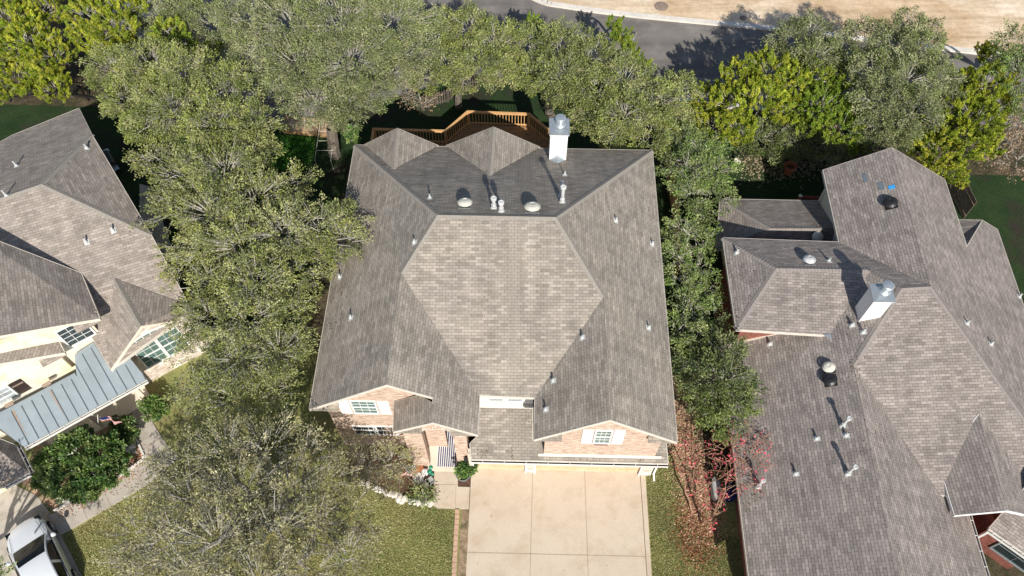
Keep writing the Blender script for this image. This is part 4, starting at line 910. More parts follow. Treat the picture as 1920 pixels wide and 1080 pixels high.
Tr('ornamental_tree', 'small olive tree in front of the left gable windows of the centre house', 'oakbare', [(650,858,2.5,34),(690,872,2.7,40),(735,862,2.6,34),(665,893,2.1,30),(715,900,2.0,30),(755,885,1.7,22),(625,850,2.1,26)], base=(695,880), dens=1.5, r0=.12, group='small front garden trees')
Tr('live_oak', 'olive oak behind the timber deck and left of the deck rail', 'oak', [(820,75,5.6,44),(880,55,6.4,46),(930,85,6.5,50),(840,120,6,42),(900,118,6.6,46),(800,150,4.6,28),(865,155,5.2,26),(945,140,6,34),(820,40,5,26)], base=(860,200), dens=1.1, r0=.26, group=OK_)
Tr('live_oak', 'olive oak directly behind the deck and the tall white chimney', 'oak', [(990,90,6,46),(1050,85,6.4,46),(1000,140,6,42),(1060,145,6.6,50),(980,160,5,26),(1110,110,6.2,46),(1050,190,5.2,26)], base=(1035,215), dens=1.1, r0=.28, group=OK_)
Tr('live_oak', 'olive oak right of the tall white chimney, touching the rear right eave', 'oak', [(1110,170,6.4,50),(1170,150,6.4,48),(1110,225,5.6,42),(1170,215,6.2,54),(1230,195,6,48),(1225,245,5.2,40),(1275,165,5,32),(1150,262,4.6,28),(1270,225,4.6,34)], base=(1180,240), dens=1.1, r0=.28, group=OK_)
Tr('juniper_tree', 'slim bright green juniper poking up by the road above the middle oaks', 'junipergreen', [(1150,45,5,14),(1165,68,5,18),(1180,95,4.4,20),(1195,122,4,18)], group=JL, dens=1.3)
Tr('juniper_tree', 'tiny bright green juniper top above the deck oaks', 'junipergreen', [(1000,40,5,13),(1010,58,4.6,15)], group=JL, dens=1.3)
GT = 'trees between the centre and right roofs'
Tr('yard_tree', 'grey green tree beside the rear right corner of the centre roof', 'green', [(1285,265,5,30),(1322,285,5.2,32),(1290,318,5.4,36),(1340,322,5,34),(1298,366,4.6,33),(1342,368,4.4,28),(1318,398,4.2,22),(1262,300,4.6,20)], base=(1310,345), dens=1.3, r0=.18, group=GT)
Tr('yard_tree', 'thin grey green tree beside the middle of the right eave', 'green', [(1280,430,4.8,28),(1270,480,4.8,24),(1318,452,4,26),(1310,502,4.4,28),(1278,532,4.6,26),(1325,545,4,26),(1292,580,4.6,30),(1338,590,4,24),(1282,618,4.6,28),(1255,455,4.4,16)], base=(1300,540), dens=1.1, r0=.18, group=GT)
Tr('yard_tree', 'fuller dark green tree leaning over the left eave of the right house', 'darkgreen', [(1312,640,5,34),(1358,660,5,34),(1300,690,5,34),(1345,710,5.4,42),(1388,722,5,30),(1318,748,4.8,36),(1372,764,4.8,36),(1342,795,4.2,28),(1405,740,4.6,18)], base=(1345,730), dens=1.3, r0=.2, group=GT)
Tr('crape_myrtle', 'nearly bare crape myrtle with red leaves between the two roofs', 'red', [(1320,850,3.2,36),(1370,845,3.6,40),(1405,860,3.8,34),(1340,900,3,38),(1390,900,3.2,34),(1300,880,2.4,28),(1415,820,3.6,26),(1350,960,1.8,24)], base=(1316,975), dens=1.0, r0=.11, bark='barktan', multi=3)
Tr('juniper_tree', 'yellow green juniper right of the dark tree shadow on the road', 'juniper', [(1335,238,4,36),(1330,190,4.4,38),(1310,215,4,24),(1370,195,5,40),(1390,150,5.2,40),(1440,140,5.4,46),(1430,190,5.5,44),(1480,165,5.2,40),(1385,245,3.8,34),(1500,135,5,34),(1465,205,4.6,34)], group=JL, dens=1.1)
Tr('juniper_tree', 'green and yellow juniper in the middle of the right hand tree belt', 'junipergreen', [(1530,155,5,38),(1540,200,5,42),(1590,180,4.8,40),(1520,235,4.2,30),(1575,245,4.5,40),(1610,215,4.6,34),(1560,135,4.8,30),(1600,265,4,30),(1495,215,4.4,28)], group=JL, dens=1.1)
Tr('live_oak', 'grey oak reaching over the road kerb', 'greyoak', [(1485,75,5,38),(1520,60,5.4,34),(1530,105,5.5,42),(1575,120,5,34),(1470,110,4.6,26)], group=OK_)
Tr('live_oak', 'large grey green oak behind the back gable of the right house', 'greyoak', [(1625,75,6,46),(1675,95,6.4,50),(1720,90,6.5,44),(1640,135,6,48),(1700,150,6.5,56),(1755,140,6,40),(1650,195,6,48),(1710,205,6,50),(1640,245,5,38),(1690,245,5,36),(1760,190,5.4,34),(1705,35,7,20),(1740,55,6.6,24)], dens=1.1, r0=.32, group=OK_)
Tr('juniper_tree', 'big bright yellow green juniper behind the pale east slope of the right house', 'juniper', [(1745,240,4.6,40),(1765,290,4.6,46),(1800,205,5.2,42),(1850,160,5.5,42),(1830,225,5.5,46),(1810,270,5,40),(1780,325,4,32),(1845,270,4.6,32),(1725,290,4,26),(1870,195,4.6,38),(1720,265,4.2,30),(1860,110,5,30),(1800,155,5,30)], group=JL, dens=1.1)
Tr('live_oak', 'oak cut by the right edge of the photo above the dry brown bush', 'green', [(1905,90,6,36),(1915,140,6,44),(1925,200,5,40),(1885,125,5,26)], group=OK_)
Tr('dry_bush', 'dry brown bare bush at the right edge by the bright juniper', 'dry', [(1880,265,3,34),(1905,305,2.6,34),(1862,300,2.4,24),(1915,240,3,32),(1890,225,3.2,28)], cat='bush', r0=.08)
Tr('dry_bush', 'dry brown bush between the oaks left of the timber deck', 'dry', [(775,165,3,24),(790,195,2.4,20),(765,185,2.2,18)], cat='bush', r0=.06)
Tr('yard_shrub', 'dark shaded shrub at the back of the right garden, left of the back gable', 'darkgreen', [(1430,265,1.6,36),(1480,272,1.5,34),(1395,258,1.6,30),(1455,245,1.6,32),(1510,258,1.4,30)], cat='shrub', r0=.05)
Tr('yard_shrub', 'sunlit low shrub beside the rear fence of the right garden', 'greyoak', [(1545,300,.9,20),(1570,285,1,20),(1590,270,1,18)], cat='shrub', r0=.05)
def shrub(lab, bl, kind='bush', dens=1., **k): return Tr('shrub', lab, kind, bl, cat='shrub', dens=dens, r0=.06, **k)
shrub('very large round glossy green shrub under the metal porch roof', [(105,868,1.3,36),(145,845,1.6,40),(190,850,1.4,34),(130,895,1.2,38),(175,890,1.3,38),(205,880,1.0,28),(90,895,.9,24),(215,860,.9,20),(150,915,.8,26)])
shrub('small bright green shrub beside the top of the angled walkway', [(283,757,.8,16),(296,768,.7,15),(285,775,.7,14)])
shrub('dark green shrub between the big round shrub and the angled walkway', [(228,800,.7,18),(238,815,.6,16),(218,820,.6,14)])
shrub('bright strappy green plant beside the oak trunk and the ladder frames', [(660,245,.5,10),(664,262,.4,9),(655,256,.4,8)], kind='bush')
shrub('small dark olive shrub by the white edging stones and the front walkway', [(790,925,.4,10),(800,932,.35,8)], kind='green', dens=1.6)
# dead snag by the first juniper
sp = P(128, 85, 0); t = thing('dead_tree', 'leafless dark stemmed tree between the two left junipers', 'tree', sp)
g = G(); a = P(128, 85, 0); b = P(100, 15, 6); limb(g, a, b, .09, .03, 7, .4); g.build('trunk', M['bark'], t)
g = G()
for q in range(9): s = a+(b-a)*(.4+.06*q); d = Vector(unit(1)[0]); d.z = abs(d.z); limb(g, s, s+d*1.6, .03, .008, 4, .5)
g.build('branches', M['bark'], t)
print('LEAVES', total)
# grass blades on the two sunny lawns
def grass(name, poly, n, h, pal, label, z=0.):
    poly = [P(x, y, 0) for x, y in poly]; xs = [p.x for p in poly]; ys = [p.y for p in poly]
    x = rng.uniform(min(xs), max(xs), n*3); y = rng.uniform(min(ys), max(ys), n*3); ins = np.zeros(len(x), bool); j = len(poly)-1
    for i in range(len(poly)):
        xi, yi, xj, yj = poly[i].x, poly[i].y, poly[j].x, poly[j].y
        c = ((yi > y) != (yj > y)) & (x < (xj-xi)*(y-yi)/(yj-yi+1e-9)+xi); ins ^= c; j = i
    x = x[ins][:n]; y = y[ins][:n]; n = len(x); c = np.stack([x, y, np.full(n, .0)], 1)
    d = unit(n)*.8; d[:, 2] = .75+np.abs(d[:, 2]); d /= np.linalg.norm(d, axis=1)[:, None]
    pal = np.array(pal); f = .5+.5*np.sin(x*.9+np.sin(y*.7)*2)*np.cos(y*.8+x*.3)
    col = pal[rng.integers(0, len(pal), n)]*(.75+.5*rng.random((n, 1)))*(.85+.3*f[:, None])
    o = quads_mesh(name, leaves(c, d, h*(.6+.8*rng.random(n)), np.full(n, .034)), col, None, M['leaf'], origin=tuple(poly[0]))
    o['kind'] = 'stuff'
GP = [(.48,.46,.21), (.36,.41,.16), (.6,.52,.3), (.26,.32,.1), (.52,.48,.21)]
grass('grass', [(178,1130),(118,1008),(262,922),(300,890),(560,800),(640,860),(670,905),(720,925),(770,945),(812,952),(854,956),(847,1130)], 130000, .065, GP, '')
grass('grass', [(1212,895),(1262,850),(1275,900),(1290,1000),(1400,1010),(1400,1130),(1228,1130)], 45000, .065, GP, '')
def scatter(name, poly, n, s, pal, z=.03):
    """fallen leaves"""
    poly = [P(x, y, 0) for x, y in poly]; xs = [p.x for p in poly]; ys = [p.y for p in poly]
    x = rng.uniform(min(xs), max(xs), n*4); y = rng.uniform(min(ys), max(ys), n*4); ins = np.zeros(len(x), bool); j = len(poly)-1
    for i in range(len(poly)):
        xi, yi, xj, yj = poly[i].x, poly[i].y, poly[j].x, poly[j].y
        ins ^= ((yi > y) != (yj > y)) & (x < (xj-xi)*(y-yi)/(yj-yi+1e-9)+xi); j = i
    x = x[ins][:n]; y = y[ins][:n]; n = len(x); x = x+rng.normal(size=n)*.3; y = y+rng.normal(size=n)*.45; d = unit(n); d[:, 2] *= .3; d /= np.linalg.norm(d, axis=1)[:, None]
    pal = np.array(pal); col = pal[rng.integers(0, len(pal), n)]*(.7+.6*rng.random((n, 1)))
    o = quads_mesh(name, leaves(np.stack([x, y, z+.05*rng.random(n)], 1), d, s*(.6+.8*rng.random(n)), s*.6*np.ones(n)), col, None, M['leaf'], origin=tuple(poly[0])); o['kind'] = 'stuff'
scatter('fallen_leaves', [(1252,770),(1290,780),(1335,900),(1350,1010),(1290,1020),(1275,930),(1262,860)], 5500, .085, [(.75,.45,.32), (.75,.56,.4), (.55,.38,.25), (.6,.26,.22), (.5,.5,.25)])
scatter('fallen_leaves', [(1270,950),(1330,940),(1335,1050),(1280,1050)], 2500, .09, [(.4,.22,.1), (.3,.12,.06)])
scatter('fallen_leaves', [(100,950),(250,850),(268,865),(228,892),(160,930),(104,958)], 2500, .1, [(.5,.26,.16), (.4,.2,.1), (.6,.45,.35)])
scatter('fallen_leaves', [(1380,300),(1560,240),(1620,270),(1560,320),(1400,330)], 3500, .14, [(.35,.28,.18), (.2,.2,.1), (.45,.36,.25)])

grass('grass', [(500,252),(592,258),(588,300),(560,330),(500,310)], 6000, .09, [(.12,.4,.05), (.08,.3,.04), (.2,.45,.07)], '')  # bright green blades paint a sunlit patch onto the darkened back lawn
def roof_leaves(name, bv, px, n, pal, spread=10, s=.085):
    pts = []
    for k in range(n):
        x, y = px[k % len(px)]; x += rng.normal()*spread; y += rng.normal()*spread*1.3
        h = bv.ray_cast(EYE, ray(x, y).normalized())
        if h[0] is not None: pts.append(tuple(h[0]+ZZ*.03))
    pts = np.array(pts); d = unit(len(pts)); d[:, 2] *= .25; pl_ = np.array(pal)
    o = quads_mesh(name, leaves(pts, d, s*(.5+.8*rng.random(len(pts))), np.full(len(pts), s*.55)), pl_[rng.integers(0, len(pl_), len(pts))]*(.6+.6*rng.random((len(pts), 1))), None, M['leaf'], origin=tuple(pts[0])); o['kind'] = 'stuff'
LV_ = [(.3,.2,.12), (.2,.15,.09), (.38,.28,.17), (.16,.14,.08)]
roof_leaves('roof_leaves', bvA, [(670,330),(650,420),(640,470),(625,540),(615,600),(700,440),(1228,380),(1240,480),(1250,620)], 420, LV_, 14)
roof_leaves('roof_leaves', bvR, [(1390,700),(1395,780),(1400,860),(1405,930),(1375,520),(1380,580),(1590,600),(1600,690),(1640,820)], 420, LV_, 14)
roof_leaves('roof_leaves', bvG, [(900,770),(990,780),(905,850),(960,855),(1100,858),(1200,862)], 160, LV_, 8)
roof_leaves('roof_leaves', bvL, [(300,500),(330,560),(240,440),(180,560),(210,640)], 200, LV_, 14)
# ------------------------------------------------------------------ timber deck behind the centre house
zd = 1.95; zr_ = 3.05
def dk(x, y): return P(x, y, zr_)
rl = [P(697, 262, zr_), dk(700, 241), dk(835, 245), dk(877, 208.5), dk(992, 213), dk(1034, 247)]
deck = thing('deck', 'raised timber deck with orange cedar rails behind the centre house', 'deck', P(900, 260, 0))
fl_ = [dz(p, zd) for p in rl]; yh = hf(W1['RR']).y-.35
poly = [hw(hf(fl_[0]).x, yh, zd)]+fl_[1:]+[hw(hf(fl_[-1]).x+.3, yh, zd)]
g = G(); g.prism([p-ZZ*.12 for p in poly], ZZ*.12); g.build('deck_frame', M['woodg'], deck)
# floor boards laid on the diagonal, clipped by simple strips
g = G(); dirb = (HX*.8+HY*.6).normalized(); nb = Vector((-dirb.y, dirb.x, 0)); c0_ = sum(poly, Vector())/len(poly)
def clip(o, d):
    ts = []
    for i in range(len(poly)):
        a, b = poly[i], poly[(i+1) % len(poly)]; e = b-a; den = d.x*e.y-d.y*e.x
        if abs(den) < 1e-9: continue
        w_ = a-o; t = (w_.x*e.y-w_.y*e.x)/den; s = (w_.x*d.y-w_.y*d.x)/den
        if 0 <= s < 1: ts.append(t)
    return sorted(ts)
for k in range(-60, 61):
    o = c0_+nb*(k*.145); ts = clip(o, dirb)
    for a, b in zip(ts[::2], ts[1::2]):
        if b-a > .1: g.box(o+dirb*a-nb*.066+ZZ*.003, dirb*(b-a), nb*.132, ZZ*.022)
g.build('deck_boards', plain('decking', (.3, .18, .09), .7, .2, var=.35, scale=4), deck)
g = G(); gb_ = G(); gp_ = G()
for a, b in zip(rl, rl[1:]):
    d = b-a; L = Vector((d.x, d.y, 0)).length; d = Vector((d.x, d.y, 0)).normalized(); o = Vector((-d.y, d.x, 0))
    g.box(dz(a, zr_-.04)-o*.07, d*L, o*.14, ZZ*.04); g.box(dz(a, zr_-.16)-o*.02, d*L, o*.04, ZZ*.09); g.box(dz(a, zd+.12)-o*.02, d*L, o*.04, ZZ*.09)
    n_ = int(L/.17)
    for k in range(n_): gb_.box(dz(a, zd+.04)+d*(L*(k+.5)/n_-.018)-o*.018, d*.036, o*.036, ZZ*(zr_-zd-.12))
for p in rl[1:]: gp_ = G(); gp_.box(dz(p, 0)-HX*.05-HY*.05, HX*.1, HY*.1, ZZ*(zr_+.02)); gp_.build('deck_post', M['wood'], deck)
g.build('handrail', M['wood'], deck); gb_.build('balusters', M['wood'], deck)

# ------------------------------------------------------------------ fences
def picket(name, label, pts, h, m, step=.11, w=.09, cat='fence', grp=None, rails=2, post=2.4):
    t = thing(name, label, cat, P(*pts[0], 0), grp); q = [P(x, y, 0) for x, y in pts]; g = G(); gr_ = G(); gpst = G()
    for a, b in zip(q, q[1:]):
        L = (b-a).length; d = (b-a).normalized(); o = Vector((-d.y, d.x, 0)); n_ = max(1, int(L/step))
        for k in range(n_): g.box(a+d*(k*L/n_)+o*.01+ZZ*.04, d*w, o*.018, ZZ*(h*(.97+.05*random.random())))
        for r_ in range(rails): gr_.box(a+ZZ*(h*(.2+.6*r_/(max(1, rails-1))))-o*.03, d*L, o*.035, ZZ*.06)
        for k in range(int(L/post)+1): gpst.box(a+d*min(L, k*post)-o*.09, d*.07, o*.07, ZZ*(h+.05))
    g.build('pickets', m, t); gr_.build('rails', m, t); gpst.build('posts', m, t)
picket('picket_fence', 'weathered wooden fence behind the deck, under the oaks', [(790,206),(838,192),(868,174),(900,170)], 1.0, plain('old_fence', (.12, .1, .085), .9, .1, var=.4, scale=3), step=.15, w=.08)
picket('metal_fence', 'black metal fence at the back of the left garden', [(-60,185),(20,190),(104,178),(166,188),(250,196)], 1.3, M['blackm'], step=.16, w=.02)
picket('metal_fence', 'thin black metal fence at the back of the right garden', [(1375,292),(1470,300),(1530,312),(1585,305),(1640,300)], 1.3, M['blackm'], step=.16, w=.02)
picket('wooden_fence', 'narrow wooden fence beside the pale east slope of the right house', [(1773,350),(1786,372),(1805,412)], 1.6, M['woodg'])
picket('wooden_fence', 'brown wooden fence between the centre house and its right neighbour', [(1245,300),(1262,420),(1268,520)], 1.7, M['wood'])
t = thing('red_railing', 'short red stained railing with a pale post cap beside the low rear wing', 'railing', P(1500, 380, 0))
a = P(1500, 369, 1.9); b = P(1548, 371, 1.9); d = (b-a).normalized(); L = (b-a).length; o = Vector((-d.y, d.x, 0))
g = G(); g.box(a-o*.05, d*L, o*.1, ZZ*.05); g.box(a-o*.02-ZZ*.85, d*L, o*.04, ZZ*.06); g.build('handrail', M['redwood'], t)
g = G()
for k in range(14): g.box(a+d*(L*(k+.6)/14)-ZZ*.85-o*.02, d*.035, o*.035, ZZ*.85)
g.build('balusters', M['redwood'], t)
g = G(); g.box(a-o*.07-d*.07-ZZ*1.9, d*.14, o*.14, ZZ*1.98); g.build('post', M['redwood'], t)
g = G(); g.lathe(a+ZZ*.08, [(.1, 0), (.11, .03), (.07, .07), (.01, .09)], 14); g.build('post_cap', M['ventcream'], t)

# ------------------------------------------------------------------ raised beds and trellis in the back garden
def bed(label, px):
    q = [P(x, y, 0) for x, y in px]; t = thing('raised_bed', label, 'garden bed', q[0], 'timber raised beds'); g = G()
    for i in range(4):
        a, b = q[i], q[(i+1) % 4]; d = (b-a).normalized(); o = Vector((-d.y, d.x, 0)); g.box(a-o*.045, d*(b-a).length, o*.09, ZZ*.26)
    g.build('timber_edge', plain('pale_timber', (.5, .33, .17), .8, .1, var=.25, scale=5), t)
    g = G(); g.face([p+ZZ*.2 for p in q]); g.build('soil', M['litter'], t)
bed('wider timber raised bed of red brown leaves beside the oak trunk', [(532,249),(594,255),(597,229),(537,222)])
bed('smaller timber raised bed right beside the oak trunk', [(600,256),(628,258),(632,231),(601,229)])
t = thing('garden_trellis', 'pale wire ladder trellis standing in front of the smaller raised bed', 'trellis', P(610, 290, 0))
g = G()
for x0, x1 in ((590, 601), (620, 632)): g.tube(P(x0, 300, .9), P(x1, 226, .9), .014, n=6); 
for yy in (228, 246, 264, 282): g.tube(P(592+(300-yy)*.14, yy, .9), P(622+(300-yy)*.14, yy, .9), .014, n=6)
for x, y in ((590,300),(620,300),(601,226),(632,226)): g.tube(P(x, y, .9), dz(P(x, y, .9), 0), .014, n=6)
g.build('wire_frame', M['ventcream'], t)
t = thing('garden_trellis', 'pale wire frame over the wider raised bed', 'trellis', P(560, 240, 0)); g = G()
for a, b in (((525,215),(526,232)), ((548,208),(548,240)), ((572,208),(571,240)), ((525,231),(594,235)), ((594,205),(594,236)), ((594,235),(612,214))): g.tube(P(*a, .9), P(*b, .9), .012, n=6)
for x, y in ((526,232),(594,235),(548,232),(525,215)): g.tube(P(x, y, .9), dz(P(x, y, .9), 0), .012, n=6)
g.build('wire_frame', M['ventcream'], t)

# ------------------------------------------------------------------ front garden ornaments
def rocks(label, pts, grp, r=(.1, .19)):
    for i, (x, y) in enumerate(pts):
        bm = bmesh.new(); bmesh.ops.create_icosphere(bm, subdivisions=2, radius=1); s = random.uniform(*r); sx, sy, sz = s*random.uniform(.8, 1.5), s*random.uniform(.8, 1.2), s*random.uniform(.5, .8)
        ph = [random.uniform(0, 6) for _ in range(6)]; rot = Matrix.Rotation(random.uniform(0, 6), 3, 'Z')
        for v in bm.verts:
            c = v.co; k = 1+.16*math.sin(c.x*4+ph[0])*math.cos(c.y*4+ph[1])+.12*math.sin(c.z*5+ph[2]+c.x*3); v.co = rot @ Vector((c.x*sx*k, c.y*sy*k, max(-.3, c.z)*sz*k))
        me = bpy.data.meshes.new('edging_stone'); bm.to_mesh(me); bm.free(); o = link('edging_stone', me, None, M['rock']); o.location = P(x, y, .05); tag(o, label, 'stone', grp)
random.seed(4)
pts = []; line = [(680,905),(700,914),(718,922),(742,929),(762,938),(785,944),(812,942)]
for (a, b) in zip(line, line[1:]):
    n_ = max(2, int(math.dist(a, b)/6.5))
    for k in range(n_): pts.append((a[0]+(b[0]-a[0])*k/n_+random.uniform(-1.5, 1.5), a[1]+(b[1]-a[1])*k/n_+random.uniform(-2, 2)))
rocks('white limestone edging stone in the curved row between the front lawn and the bed', pts, 'edging stones of the front bed')
rocks('rough pale rock beside the angled walkway of the left house', [(248,836),(241,842),(252,846),(122,934),(131,930),(112,938),(126,940)], 'rocks in the left bed', r=(.12, .22))
def paver(name, label, x, y, w_, rot, m, rnd=False, h=.06):
    p = P(x, y, .02); g = G()
    if rnd: g.lathe(p, [(w_*.98, 0), (w_, .02), (w_*.97, h), (w_*.6, h+.01)], 20)
    else:
        u = HX*math.cos(rot)+HY*math.sin(rot); v = Vector((-u.y, u.x, 0)); g.box(p-u*w_-v*w_, u*2*w_, v*2*w_, ZZ*h)
    tag(g.build(name, M[m], loc=p), label, 'stepping stone')
paver('stepping_stone', 'dark grey square stepping stone turned like a diamond beside the olive shrub', 786, 901, .17, .8, 'paver')
paver('stepping_stone', 'half white grey square stepping stone nearest the shrub tip', 799, 908, .17, .9, 'rock')
paver('stepping_stone', 'pale square stepping stone with a printed spot nearest the front walkway', 807, 902, .17, .7, 'paver')
paver('stepping_stone', 'round white stepping stone below the entrance pier', 797, 886, .18, 0, 'white', True)
paver('stepping_stone', 'tan square stepping stone against the entrance wall', 787, 880, .17, .1, 'terra')
paver('stepping_stone', 'large beige stepping stone left of the round white one', 781, 891, .2, .4, 'kerbm')
paver('stepping_stone', 'small round stepping stone right under the white one', 791, 895, .11, 0, 'kerbm', True)
paver('stepping_stone', 'grey blue slab leaning at the left corner of the entrance pier', 774, 879, .15, 1.1, 'galv')
t = thing('garden_ornament', 'green glazed leaf shaped ornament beside the walkway step', 'ornament', P(808, 880, 0)); g = G()
for k, (x, y, s) in enumerate(((808,877,.12), (806,885,.14), (811,889,.08))): g.lathe(P(x, y, .03+.02*k), [(s, 0), (s*.9, .06), (s*.3, .1)], 7)
g.build('glazed_leaves', M['greenp'], t)
# pot with plant
pp = P(869, 893, 0); t = thing('planter', 'round galvanised planter with leafy green plant in the small bed by the garage', 'planter', pp)
g = G(); g.lathe(pp, [(.26, 0), (.34, .36), (.37, .38), (.37, .4), (.33, .4), (.31, .3), (.05, .3)], 24); g.build('tub', M['galv'], t)
g = G(); g.lathe(pp+ZZ*.31, [(.3, 0), (.28, .02), (.02, .03)], 16); g.build('soil', M['mulch'], t)
foliage([(np.array(pp+ZZ*.65+HX*.12+HY*.12), .3), (np.array(pp+ZZ*.75+HX*.3+HY*.28), .22)], 'bush', t, 2.2)
# flags
def flag(label, top, foot, right, drop, w_, h_):
    t = thing('striped_flag', label, 'flag', dz(foot, 0)); g = G(); g.tube(foot, top, .018, n=8); g.build('pole', M['white'], t)
    g = G(); nx, ny = 12, 13; right = right.normalized()
    def pt(i, j):
        u, v = i/nx, j/ny; return top+right*(u*w_)+drop*(v*h_)+ZZ*(-.14*math.sin(u*5)*v-.1*u)+right.cross(ZZ)*(.09*math.sin(u*9+v*2))
    for j in range(ny):
        for i in range(nx): g.face([pt(i, j), pt(i+1, j), pt(i+1, j+1), pt(i, j+1)], 2 if (i < 5 and j < 7) else j % 2)
    g.build('cloth', [M['red'], M['clothw'], M['navy']], t)
wf = on_wall(778, 853, yE)
flag('red and white striped flag hanging from the brick pier left of the entrance arch', wf-HY*.7+ZZ*.5, wf, (-HX*.8-HY*.5), (HX*.25-ZZ*.95).normalized(), .9, .55)
q_ = P(184, 795, 1.2); flag('red and white striped flag on a pole below the metal porch roof', dz(P(183, 778, 1.9), 1.9), q_, (LX*.8-LY*.9), -ZZ, 1.0, .6)

# ------------------------------------------------------------------ odds and ends
t = thing('terracotta_pot', 'tall terracotta pot standing in the shaded right garden', 'pot', P(1476, 325, 0)); p = P(1476, 325, 0)
g = G(); g.lathe(p, [(.2, 0), (.3, .6), (.36, .64), (.36, .74), (.3, .74), (.27, .5)], 24); g.build('pot', M['terra'], t)
g = G(); g.lathe(p+ZZ*.5, [(.28, 0), (.2, .05), (.02, .06)], 14); g.build('soil', M['mulch'], t)
p = P(1387, 309, .0); t = thing('bucket', 'pale bucket lying at the back left of the right garden', 'bucket', p)
g = G(); g.lathe(p+ZZ*.16, [(.12, 0), (.16, .38), (.17, .4), (.15, .4), (.1, .05)], 18, ax=Vector((-.8, .5, .15))); g.build('bucket_body', M['ventcream'], t)
def bin_(label, x, y, m, lx, ly, h, rot):
    p = P(x, y, 0); t = thing('garden_bin', label, 'bin', p); u = HX*math.cos(rot)+HY*math.sin(rot); v = Vector((-u.y, u.x, 0)); g = G()
    def ring(s, z): return [p+ZZ*z+u*(lx*s*math.cos(a)*(1 if abs(math.cos(a)) > .7 else 1))+v*(ly*s*(abs(math.sin(a))**.5)*(1 if math.sin(a) > 0 else -1)) for a in [2*math.pi*k/20 for k in range(20)]]
    rs = [ring(.82, 0), ring(1, h*.9), ring(1.06, h*.91), ring(1.06, h*.95), ring(.8, h)]
    for a, b in zip(rs[:2], rs[1:3]):
        for i in range(20): j = (i+1) % 20; g.face([a[i], a[j], b[j], b[i]])
    g.build('bin_body', M[m], t); g = G()
    for a, b in zip(rs[2:4], rs[3:]):
        for i in range(20): j = (i+1) % 20; g.face([a[i], a[j], b[j], b[i]])
    g.face(rs[-1]); g.build('lid', M[m], t)
    g = G(); g.tube(p+v*ly*.8-u*lx*.6+ZZ*h*.97, p+v*ly*.8+u*lx*.6+ZZ*h*.97, .02); g.build('handle', M['blackm'], t)
bin_('long pale grey bin under the red leaved tree', 1338, 924, 'paver', .19, .5, .8, .05)
bin_('dark blue bin beside the red brick wall, right of the pale one', 1366, 930, 'navy', .26, .36, .9, .05)
bin_('blue barrel in the shade between the left house and the oaks', 352, 466, 'blueplastic', .25, .25, .8, 0)
p = P(215, 318, 0); t = thing('barbecue_grill', 'black covered barbecue beside the right wall of the left house', 'grill', p)
g = G(); g.prism([p+LX*(math.cos(a)*.32)+ZZ*(.85+math.sin(a)*.3)-LY*.55 for a in [math.pi*k/10 for k in range(11)]], LY*1.1); g.build('lid', M['blackm'], t)
g = G(); g.box(p-LX*.3-LY*.5, LX*.6, LY*1.0, ZZ*.83); g.build('cart', M['blackm'], t)
g = G(); g.box(p-LX*.3+LY*.56+ZZ*.8, LX*.6, LY*.4, ZZ*.04); g.box(p-LX*.3-LY*.96+ZZ*.8, LX*.6, LY*.4, ZZ*.04); g.build('side_shelves', M['galv'], t)
sheet('patio', [P(262,345,0), P(290,352,0), P(300,400,0), P(325,470,0), P(300,480,0), P(262,400,0)], .02, M['concL'])
for x, y, s, lb in ((1240,12,.42,'round dark manhole cover left in the sandy lot'), (1393,34,.2,'small round dark utility cover in the sandy lot')):
    p = P(x, y, .02); g = G(); g.lathe(p, [(s*1.15, 0), (s*1.15, .03), (s, .03), (s*.95, .045), (s*.2, .05)], 20); tag(g.build('manhole_cover', M['woodg'], loc=p), lb, 'manhole cover')
# rear neighbour fence board by the garage of the left house
# ------------------------------------------------------------------ the parked car
fr = P(84, 975, .7); re = P(130, 1069, .7); cd = Vector((re.x-fr.x, re.y-fr.y, 0)).normalized(); cs_ = Vector((cd.y, -cd.x, 0)); cs_ = cs_ if cs_.x < 0 else -cs_
W_ = .9; org = dz(fr, 0)+cs_*W_-cd*.62                        # front centre of the car
car = thing('parked_car', 'silver white car nose-in on the left driveway, dappled by tree shade', 'car', org+cd*2.2)
def cp(x, y, z): return org+cd*x-cs_*y+ZZ*z                   # x back from the nose, y towards the photo's right
ST = [(0,.3,.42,.5,.58),(.06,.52,.3,.58,.66),(.2,.72,.24,.64,.74),(.45,.84,.2,.69,.83),(.8,.9,.2,.74,.9),(1.15,.915,.2,.8,.95),(1.5,.92,.2,.86,.99),(2.1,.925,.2,.9,.98),(2.8,.925,.2,.92,.98),(3.4,.92,.2,.94,1.0),(3.9,.9,.22,.95,1.03),(4.3,.84,.26,.93,1.02),(4.52,.7,.34,.8,.9),(4.6,.5,.42,.7,.76)]
def section(x, w_, zb, zs, zt):
    prof = [(w_*.9, zb), (w_, zb+.12), (w_*1.005, (zb+zs)/2+.05), (w_*.985, zs-.04), (w_*.93, zs+.02), (w_*.78, zs+(zt-zs)*.62), (w_*.45, zt-.015), (0, zt)]
    L_ = [cp(x, a, b) for a, b in prof]; R__ = [cp(x, -a, b) for a, b in prof[:-1]][::-1]; return L_+R__
g = G(); S = [section(*s) for s in ST]
for a, b in zip(S, S[1:]):
    for i in range(len(a)-1): g.face([a[i], b[i], b[i+1], a[i+1]])
    g.face([a[0], a[-1], b[-1], b[0]])
g.face(S[0]); g.face(S[-1][::-1])
body = g.build('body', M['carpaint'], car, smooth=True)
def shade(o):
    o.modifiers.new('weld', 'WELD').merge_threshold = .002; sdm = o.modifiers.new('sub', 'SUBSURF'); sdm.levels = sdm.render_levels = 2
shade(body)
